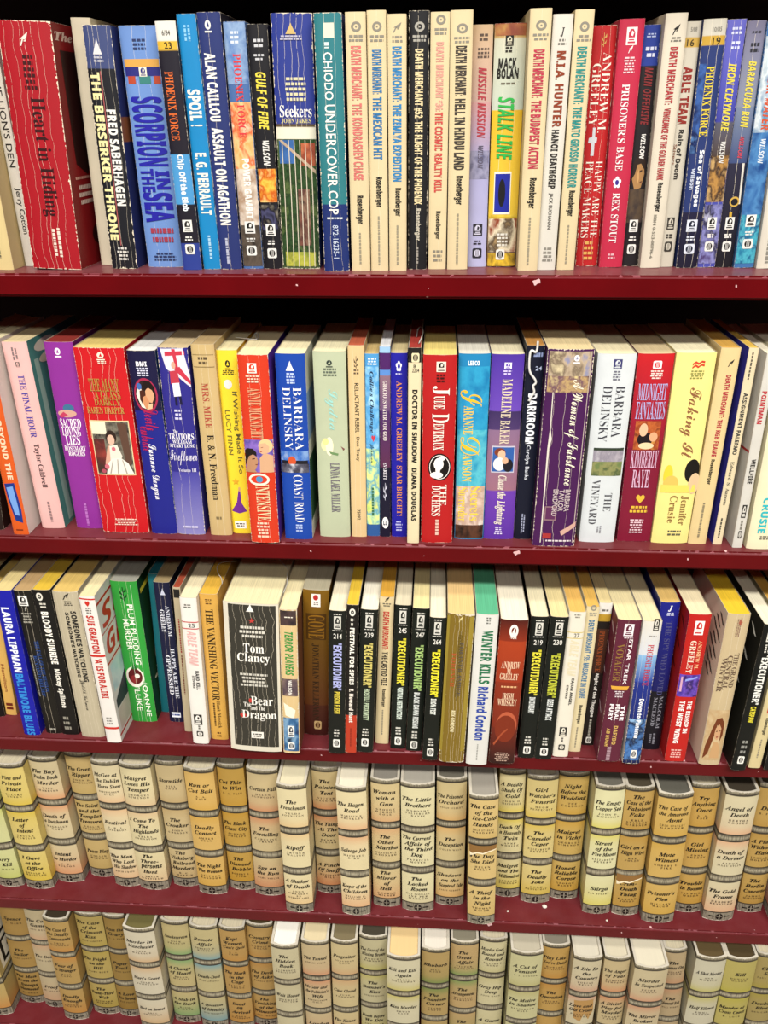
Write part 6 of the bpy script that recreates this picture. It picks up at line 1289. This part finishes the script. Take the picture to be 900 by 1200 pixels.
hard((3, 16.85, 3.6, 3.25, 19.9, -1.3, 13.6),'dark gold hardcover, bottom panel Honest Reliable Corpse','bf9f52','bf9226',[('Night|Before the|Wedding', 'The|Gordons'), ('Maigret|in Vichy', 'Georges|Simenon'), ('Honest|Reliable|Corpse', 'George|Bagby')])
hard((3, 20.41, 1.78, 3.16, 19.9, -1.2, 13.6),'pale hardcover with lemon yellow, top panel The Empty Copper Sea','d8d4a4','d4c840',[('The Empty|Copper Sea', 'John D.|MacDonald'), ('Street|of the|Five Moons', 'Elizabeth|Peters'), ('Stirga', 'Ian Stuart')],pg='6a675c')
hard((3, 23.75, 1.77, 3.01, 19.9, -1.8, 13.6),'brownish gold hardcover with torn lower jacket, middle panel Girl on a High Wire','b8964e','b48a30',[('The|Case of the|Fabulous|Fake', 'Erle|Stanley|Gardner'), ('Girl on a|High Wire', 'Rae|Foley'), ('Crim-|Death|Thing', 'Hannah|Jones')],torn=0.66,pg='4a4232')
hard((3, 27.34, 0.96, 3.61, 19.9, -1.9, 13.6),'golden hardcover pulled forward, middle panel Mute Witness','caa656','c69c38',[('The Case of|the Amorous|Aunt', 'Erle Stanley|Gardner'), ('Mute|Witness', 'Robert L.|Pike'), ("Prisoner's|Plea", 'Hillary|Waugh')],pg='5c5a50')
hard((3, 31.24, 2.56, 2.93, 19.9, -2.8, 13.6),'dark golden hardcover set back, middle panel Girl Missing','bc9648','b88c2c',[('Try|Anything|Once', 'A. A.|Fair'), ('Girl|Missing', 'Edna|Sherry'), ('Trouble|in Burma', 'Van Wyck|Mason')])
hard((3, 34.44, 1.64, 3.43, 19.9, -1.7, 13.6),'whitish hardcover with salmon hinge, top panel Angel of Death','cfc4a0','d8a078',[('Angel of|Death', 'Bertha|Cooper'), ('Death of|a Dormer', 'Aaron|Marc Stein'), ('The Gold|Frame', 'Herbert|Resnicow')],pg='3a3226')
hard((3, 38.47, 2.95, 2.79, 19.9, -2.8, 13.6),'brown gold hardcover, bottom panel The Berlin Concerto','b4924a','ac8434',[('A|Dram', 'R. Foley'), ('A Place|Without|Hate', 'Leonard|Holton'), ('The|Berlin|Concerto', 'James|Mitchell')],pg='4a4232')
hard((3, 41.92, 1.14, 3.02, 19.9, -2.8, 13.6),'salmon edged hardcover just entering at the fourth shelf end','c8b89a','c85a44',[('', ''), ('', ''), ('', '')])
hard((4, -57.07, 1.28, 3.58, 19.9, -0.5, 13.6),'hardcover with black framed white cover at the bottom shelf end','b09a5c','c07a30',[('', ''), ('', ''), ('', '')],side=[('Q', 'picture_print', [(0.06, 0.1), (0.5, 0.1), (0.5, 0.6), (0.06, 0.6)], 'd8d0bc'), ('Q', 'picture_print', [(0.1, 0.13), (0.46, 0.13), (0.46, 0.34), (0.1, 0.34)], '1a1713'), ('Q', 'picture_print', [(0.14, 0.155), (0.42, 0.155), (0.42, 0.315), (0.14, 0.315)], 'd8d0bc'), ('Q', 'picture_print', [(0.1, 0.38), (0.46, 0.38), (0.46, 0.57), (0.1, 0.57)], '1a1713'), ('Q', 'picture_print', [(0.14, 0.405), (0.42, 0.405), (0.42, 0.545), (0.14, 0.545)], 'd8d0bc'), ('E', 'picture_print', '', '1a1713', 0.2, 0.36, 0.44, 0.51)])
hard((4, -53.28, 3.19, 3.3, 19.9, 2.0, 13.6),'dull brown hardcover set back on the bottom shelf, beside the pale grey one','9a7a3c','8f7034',[('Spence', 'A. Marr'), ('The|Sailor', 'Mary James'), ('The Man|From the|Sweeps|Diamond', 'R. Gray')])
hard((4, -49.82, 2.74, 3.05, 19.9, 2.1, 13.6),'pale grey hardcover half hidden by an orange tinted one','b3a482','c09472',[('The Con|Game', 'Ann West'), ('The Door', 'Rex Lang'), ('Proof', 'M. Allen')])
hard((4, -46.36, 1.21, 3.22, 19.9, 1.7, 13.6),'orange tinted hardcover standing forward, middle panel Fear of a Stranger','a8894c','b87a2c',[('The Case of|the Deadly|Consonants', 'Erle|Gardner'), ('Fear of|a Stranger', 'Mary|Lang'), ('Deadly|Enough', 'Hugh|Clevely')],pg='3a3020')
hard((4, -42.52, 2.2, 3.49, 19.9, 1.5, 13.6),'olive yellow hardcover between the orange tinted and the dark brown one','a6914e','a08c38',[('The Case|of the|Crimson|Kiss', 'Erle Gardner'), ('The Fright|on the|Hill', 'Mary Reed'), ('The|Twenty-Third|Web', 'Richard|Himmel')])
hard((4, -39.27, 2.06, 2.68, 19.9, 1.8, 13.6),'dark brown hardcover set back beside the white forward one','8c6f30','86682a',[('Pass the|Gravy', 'A. A. Fair'), ('Paper|Trail', 'Jean Ross'), ('A Love|Too Strong', 'Rae Foley')])
hard((4, -35.19, 0.43, 3.89, 19.9, 0.7, 13.6),'whitish hardcover standing forward, top panel Murder in Manchester','c6bea6','c49a66',[('Murder in|Manchester', 'Erle|Wallace'), ("Mary's Grave", 'Velda|Johnston'), ('Bird on Sunset', 'Dell|Shannon')],pg='6a6238')
hard((4, -31.23, 1.68, 3.38, 19.9, 1.2, 13.6),'green tinted hardcover, middle panel A Change of Heart','b3a472','5f9a60',[('Smokescreen', 'Dick|Francis'), ('A Change|of Heart', 'Helen|McCloy'), ('A Stab in|the Dark', 'Basil|Copper')])
hard((4, -27.37, 1.2, 3.47, 19.9, 0.9, 13.6),'blue tinted hardcover, bottom panel A Question of Identity','b5a878','4a90a4',[('Remote|Affair', 'Herbert D.|Kastle'), ('Death-Doll', 'Hilda Lawrence'), ('A Question|of Identity', 'June Thomson')])
hard((4, -23.68, 1.2, 3.17, 19.9, 0.6, 13.6),'orange brown hardcover, top panel Kept Women','a98648','b07c30',[("Kept|Women|Can't Quit", 'A. A.|Fair'), ('The Mark|in the|Cage', 'Cleve F.|Adams'), ('Dead|on|Arrival', 'Dana|Chambers')])
hard((4, -20.43, 1.86, 3.28, 19.9, 0.8, 13.6),'tawny hardcover beside the ivory one with bright white page tops','a8874a','aa7a34',[('Country|Crime', 'Warwick|Deane'), ('The Devil|of Aske', 'Pamela Hill'), ('The|Vanishing|of the|Witnesses', 'Lee Thayer')],pg='4a3a20')
hard((4, -16.65, -0.81, 3.3, 19.9, 0.2, 13.6),'ivory hardcover with bright white page tops, top panel The Hidden Book','bcb390','b4a884',[('The|Hidden|Book', 'Clarence|Budington'), ('Wait House', 'Maurice|Procter'), ('Design', 'Jean')],pg='f0ece0')
hard((4, -13.09, -0.11, 3.31, 19.9, 0.3, 13.6),'beige and salmon hardcover, top panel The Tunnel','bba880','c4805c',[('The Tunnel', 'Robert Byrne'), ("McGarr and|the Politician's|Wife", 'Bartholomew|Gill'), ('London', 'Alan')],pg='d8c8a0')
hard((4, -9.64, 0.18, 3.22, 19.9, 0.6, 13.6),'cream beige hardcover, middle panel Case Closed','bfae80','c09468',[('Progenitor', 'Jonathan|Ross'), ('Case Closed', 'June|Thomson'), ('The Honor|Dies', 'Jay Nash')],pg='7a6e50')
hard((4, -6.0, 0.99, 3.39, 19.9, 0.2, 13.6),'greenish grey hardcover before the ivory one with wide tan page tops','b3ab86','b0a850',[('The Case of the|Missing Bronte', 'Robert|Barnard'), ("The|Bomber's|Kiss", 'Gordon Major'), ('Death Before|We Die', 'Ann Parr')],pg='4a4436')
hard((4, -2.12, -1.5, 3.93, 19.9, -0.1, 13.6),'ivory hardcover with wide tan page tops, top panel Kill and Kill Again','c6bfa0','bcb048',[('Kill and Kill|Again', 'Ellis|Holloway'), ('Kiss Murder', 'Erwin|Kane'), ('Lost', 'Ann')],pg='e2c48c')
hard((4, 1.82, -0.31, 3.33, 19.9, -0.5, 13.6),'tan and dark green hardcover, top panel Rhubarb','a68c54','527c3a',[('Rhubarb', 'Bill|Knox'), ('The|Phantom|Corner', 'Clara|Lofts'), ('Cut', 'Ed')],pg='e0d8c8')
hard((4, 5.44, 0.88, 3.35, 19.9, -0.8, 13.6),'tan and green hardcover, top panel The Great Affair','b09462','5a8a48',[('The|Great|Affair', 'Victor|Canning'), ('The|Arrangement', 'William|Harding'), ('The|Cat', 'Rob')],pg='8a8470')
hard((4, 8.85, 1.48, 3.23, 19.9, -0.4, 13.6),'ivory hardcover, top panel Murder Goes Round and Round','c0b890','b4ac78',[('Murder Goes|Round and|Round', 'Elliott|Bond'), ('Gray Hip|Deep', 'John Wade'), ('A Game', 'Carl')])
hard((4, 12.75, -0.1, 3.8, 19.9, -0.5, 13.6),'pale green ivory hardcover, top panel A Cut of Venison','bab688','aaa468',[('A Cut of|Venison', 'J. J. Connor'), ('The Motive|in Shadow', 'Elizabeth|Hall'), ('Hot', 'Max')],pg='b8b09a')
hard((4, 16.49, 1.09, 3.24, 19.9, -0.9, 13.6),"golden brown hardcover, top panel Play Like You're Dead",'b08c46','b07a28',[("Play Like|You're Dead", 'Robert|McClintock'), ('The|Operation', 'Hilda|Gordon'), ('Cold', 'Ray')],pg='8a8474')
hard((4, 19.79, -0.4, 3.32, 19.9, -0.2, 13.6),'ivory hardcover with stained middle panel, top panel A Die in the Country','bfb494','c08a70',[('A Die In|the|Country', 'Tobias|Wells'), ('Love and|Old Crime', 'Patricia|Moyes'), ('Way', 'Lee')],stain=1,pg='cfc8b4')
hard((4, 23.7, -0.23, 2.98, 19.9, -1.5, 13.6),'beige and apricot hardcover, top panel The Anger of Fear','b8a67c','c47a4e',[('The Anger|of Fear', 'Dorothy|Simpson'), ('A Divine|Play for|Murder', 'Edward|Candy'), ('Run', 'Al')],pg='cfc6ac')
hard((4, 27.14, -1.22, 3.87, 19.9, -0.5, 13.6),'ivory and rose hardcover standing forward, top panel Murder is Suspected','bcae8a','c08060',[('Murder|Is Suspected', 'Peter|Alding'), ('The Mirror|Broken', 'Ian Blake'), ('Rose', 'Pat')],pg='d8d0b8')
hard((4, 31.69, 1.2, 2.62, 19.9, -4.1, 13.6),'dull beige hardcover set back behind the forward rose tinted one','a89470','b4805c',[('The|Comes On', 'Hillary|Waugh'), ('The|Diamond Exit', 'Will Perry'), ('Out', 'Jo')])
hard((4, 34.78, 0.38, 3.5, 19.9, -1.4, 13.6),'greyish white hardcover with yellow green hinge, top panel A Shot Murder','bdb8a0','b0a840',[('A Shot Murder', 'Ann|Morice'), ('Half Silence', 'Emma|Lathen'), ('End', 'Sue')],pg='5a4a2c')
hard((4, 38.63, 0.46, 3.55, 19.9, -2.2, 13.6),'mustard green hardcover, second from the bottom shelf end','aa9e54','a8a030',[('Kill', 'Donald|Olson'), ('Murder at|Cross Court', 'R. Love'), ('May', 'Tim')],pg='4a3c22')
hard((4, 42.71, 1.2, 3.06, 19.9, -3.9, 13.6),'dim olive hardcover last on the bottom shelf','98874e','9a8c2c',[('Clue|Six', 'Paul Hunt'), ('Double|Blue', 'Ann Carr'), ('Die', 'Sy')])

# ---------------------------------------------------------------- building the books
keys = set()
for kind, geo, label, base, tint, its, o in BOOKS:
    if kind == 'hardcover_book':
        for ti, au in its:
            keys |= {(q, 'i') for q in ti.split('|') if q} | {(' '.join(q.upper()), 'r') for q in au.split('|') if q}
    else: keys |= {(i[2], i[8]) for i in its + o.get('side', []) if i[0] in 'VH'}
make_glyphs(keys)
for nb, (kind, geo, label, base, tint, its, o) in enumerate(BOOKS):
    row, x, y, w, h, lean, dep = geo; hd = kind == 'hardcover_book'; a = math.radians(lean)
    b_, e_ = (min(.11 * w, .4), 2.3) if hd else (min(.085 * w, .2), 4)
    arc = lambda u, b_=b_, e_=e_: -b_ * (1 - abs(2 * min(max(u, 0), 1) - 1) ** e_)
    root = bpy.data.objects.new(kind, None); C.objects.link(root)
    root.location = (x / 100, (y + b_ * .8) / 100, (EYE + LEVEL[row] + abs(math.sin(a)) * w / 2 + .01) / 100); root.rotation_euler = (0, a, 0)
    tag(root, label, 'book', '%s on the %s shelf' % ('hardcovers' if hd else 'paperbacks', SHELF[row]))
    inner = ink('cfc4a8' if not hd else 'ddd5c2', 0)
    pg = page_mat(o.get('pg') or o.get('top') or ('cdbf98' if not hd else 'd8cdae'), row, bool(o.get('pg')))  # dark pg tones paint the shade over page tops into the paper
    if hd:
        jm = jacket_mat(base, tint, row, nb + 3, h)
        mesh_obj('jacket', shell('jacket', w, h, dep, .28, .16, arc, [jm, jm, jm, inner], True), root)
        mesh_obj('pages', block(w, .3, h - .22, dep - .4, .28, .16, arc, pg), root)
        items = panel_items(its, w, h, tint, o)
    else:
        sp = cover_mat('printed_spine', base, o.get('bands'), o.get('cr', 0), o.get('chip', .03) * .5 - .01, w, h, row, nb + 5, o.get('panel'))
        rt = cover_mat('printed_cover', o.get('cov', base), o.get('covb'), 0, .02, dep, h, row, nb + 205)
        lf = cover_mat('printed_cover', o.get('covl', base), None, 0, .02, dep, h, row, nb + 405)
        mesh_obj('cover', shell('cover', w, h, dep, .035, .05, arc, [sp, rt, lf, inner], False), root)
        mesh_obj('pages', block(w, .04, h - .05, dep - .12, .04, .06, arc, pg), root)
        items = its
    for its_, place, span in ((items, lambda u, k: ((u - .5) * w, arc(u) - k), w), (o.get('side', []), lambda u, k: (w / 2 + k, u * dep), dep), (o.get('sidel', []), lambda u, k: (-w / 2 - k, u * dep), dep)):
        p = Print(place, span, h, row, nb)
        for it in its_: p.item(it)
        p.build(root)
THREADS = [('white thread looped over the page tops beside the yellow spine', [(-17.56, 5.51, -17.7), (-16.52, 5.12, -17.7), (-15.35, 4.49, -17.7), (-15.91, 7.3, -17.7), (-16.21, 6.85, -17.7), (-15.47, 4.65, -17.7)], 0.045), ('pale thread curling over the fattest paperback, beside the mustard spine', [(-19.84, 6.94, -41.3), (-21.13, 6.88, -41.3), (-21.74, 5.95, -41.3), (-21.06, 4.14, -41.3), (-20.56, 3.49, -41.3), (-20.25, 2.41, -41.3)], 0.04), ('grey thread hanging at the tattered paperback top', [(-16.53, 9.53, -41.4), (-15.27, 7.15, -41.4), (-14.22, 5.78, -41.4), (-14.22, 4.42, -41.4), (-13.85, 2.89, -41.4), (-14.01, 1.18, -41.4)], 0.035), ('white thread loop on top of the slim cream paperback with red page tops', [(-1.49, 4.0, -17.1), (-1.46, 7.01, -17.1), (-1.16, 7.64, -17.1), (-0.93, 6.14, -17.1), (-1.03, 3.61, -17.1), (-1.24, 1.61, -17.1)], 0.05), ('white cord dangling down the black paperback lettered DARKROOM', [(8.52, 1.52, -16.84), (8.57, 1.52, -17.98), (7.99, 1.52, -17.43), (7.92, 1.52, -18.38), (8.0, 1.52, -19.48), (8.57, 1.52, -20.08), (8.63, 1.52, -20.42), (8.33, 1.52, -20.63), (8.61, 1.52, -21.16), (8.28, 1.52, -21.57), (8.17, 1.52, -21.91)], 0.1)]
CRUMBS = [('bright white crumb lying on the fourth shelf board', 14.45, 2.33, -84.87, 0.28), ('tiny pale crumb on the fourth shelf board before yellow hardcovers', 10.06, 1.51, -84.87, 0.14), ('tiny pale crumb near the fourth shelf board edge', 21.49, 0.88, -84.87, 0.13)]
for label, pts, rad in THREADS:
    cu = bpy.data.curves.new('loose_thread', 'CURVE'); cu.dimensions = '3D'; cu.bevel_depth = rad / 100; cu.bevel_resolution = 2; cu.resolution_u = 6
    sp = cu.splines.new('NURBS'); sp.points.add(len(pts) - 1); sp.order_u = 3; sp.use_endpoint_u = True
    for q, (x, y, z) in zip(sp.points, pts): q.co = (x / 100, y / 100, (z + EYE) / 100, 1)
    cu.materials.append(ink('e6e4de', 0)); t = mesh_obj('thread', cu); bpy.context.view_layer.update()
    me = bpy.data.meshes.new_from_object(t.evaluated_get(bpy.context.evaluated_depsgraph_get())); bpy.data.objects.remove(t)
    o = mesh_obj('loose_thread', me); tag(o, label, 'thread')
for n, (label, x, y, z, s) in enumerate(CRUMBS):
    bm = bmesh.new(); bmesh.ops.create_icosphere(bm, subdivisions=2, radius=s / 100); rnd = random.Random(n)
    for v in bm.verts: v.co *= rnd.uniform(.7, 1.1); v.co.z = max(v.co.z * .6, -s / 260)
    me = bpy.data.meshes.new('paper_crumb'); bm.to_mesh(me); bm.free(); me.materials.append(ink('efe8da', 0))
    o = mesh_obj('paper_crumb', me); o.location = (x / 100, y / 100, (z + EYE + s / 2.6) / 100); tag(o, label, 'crumb')
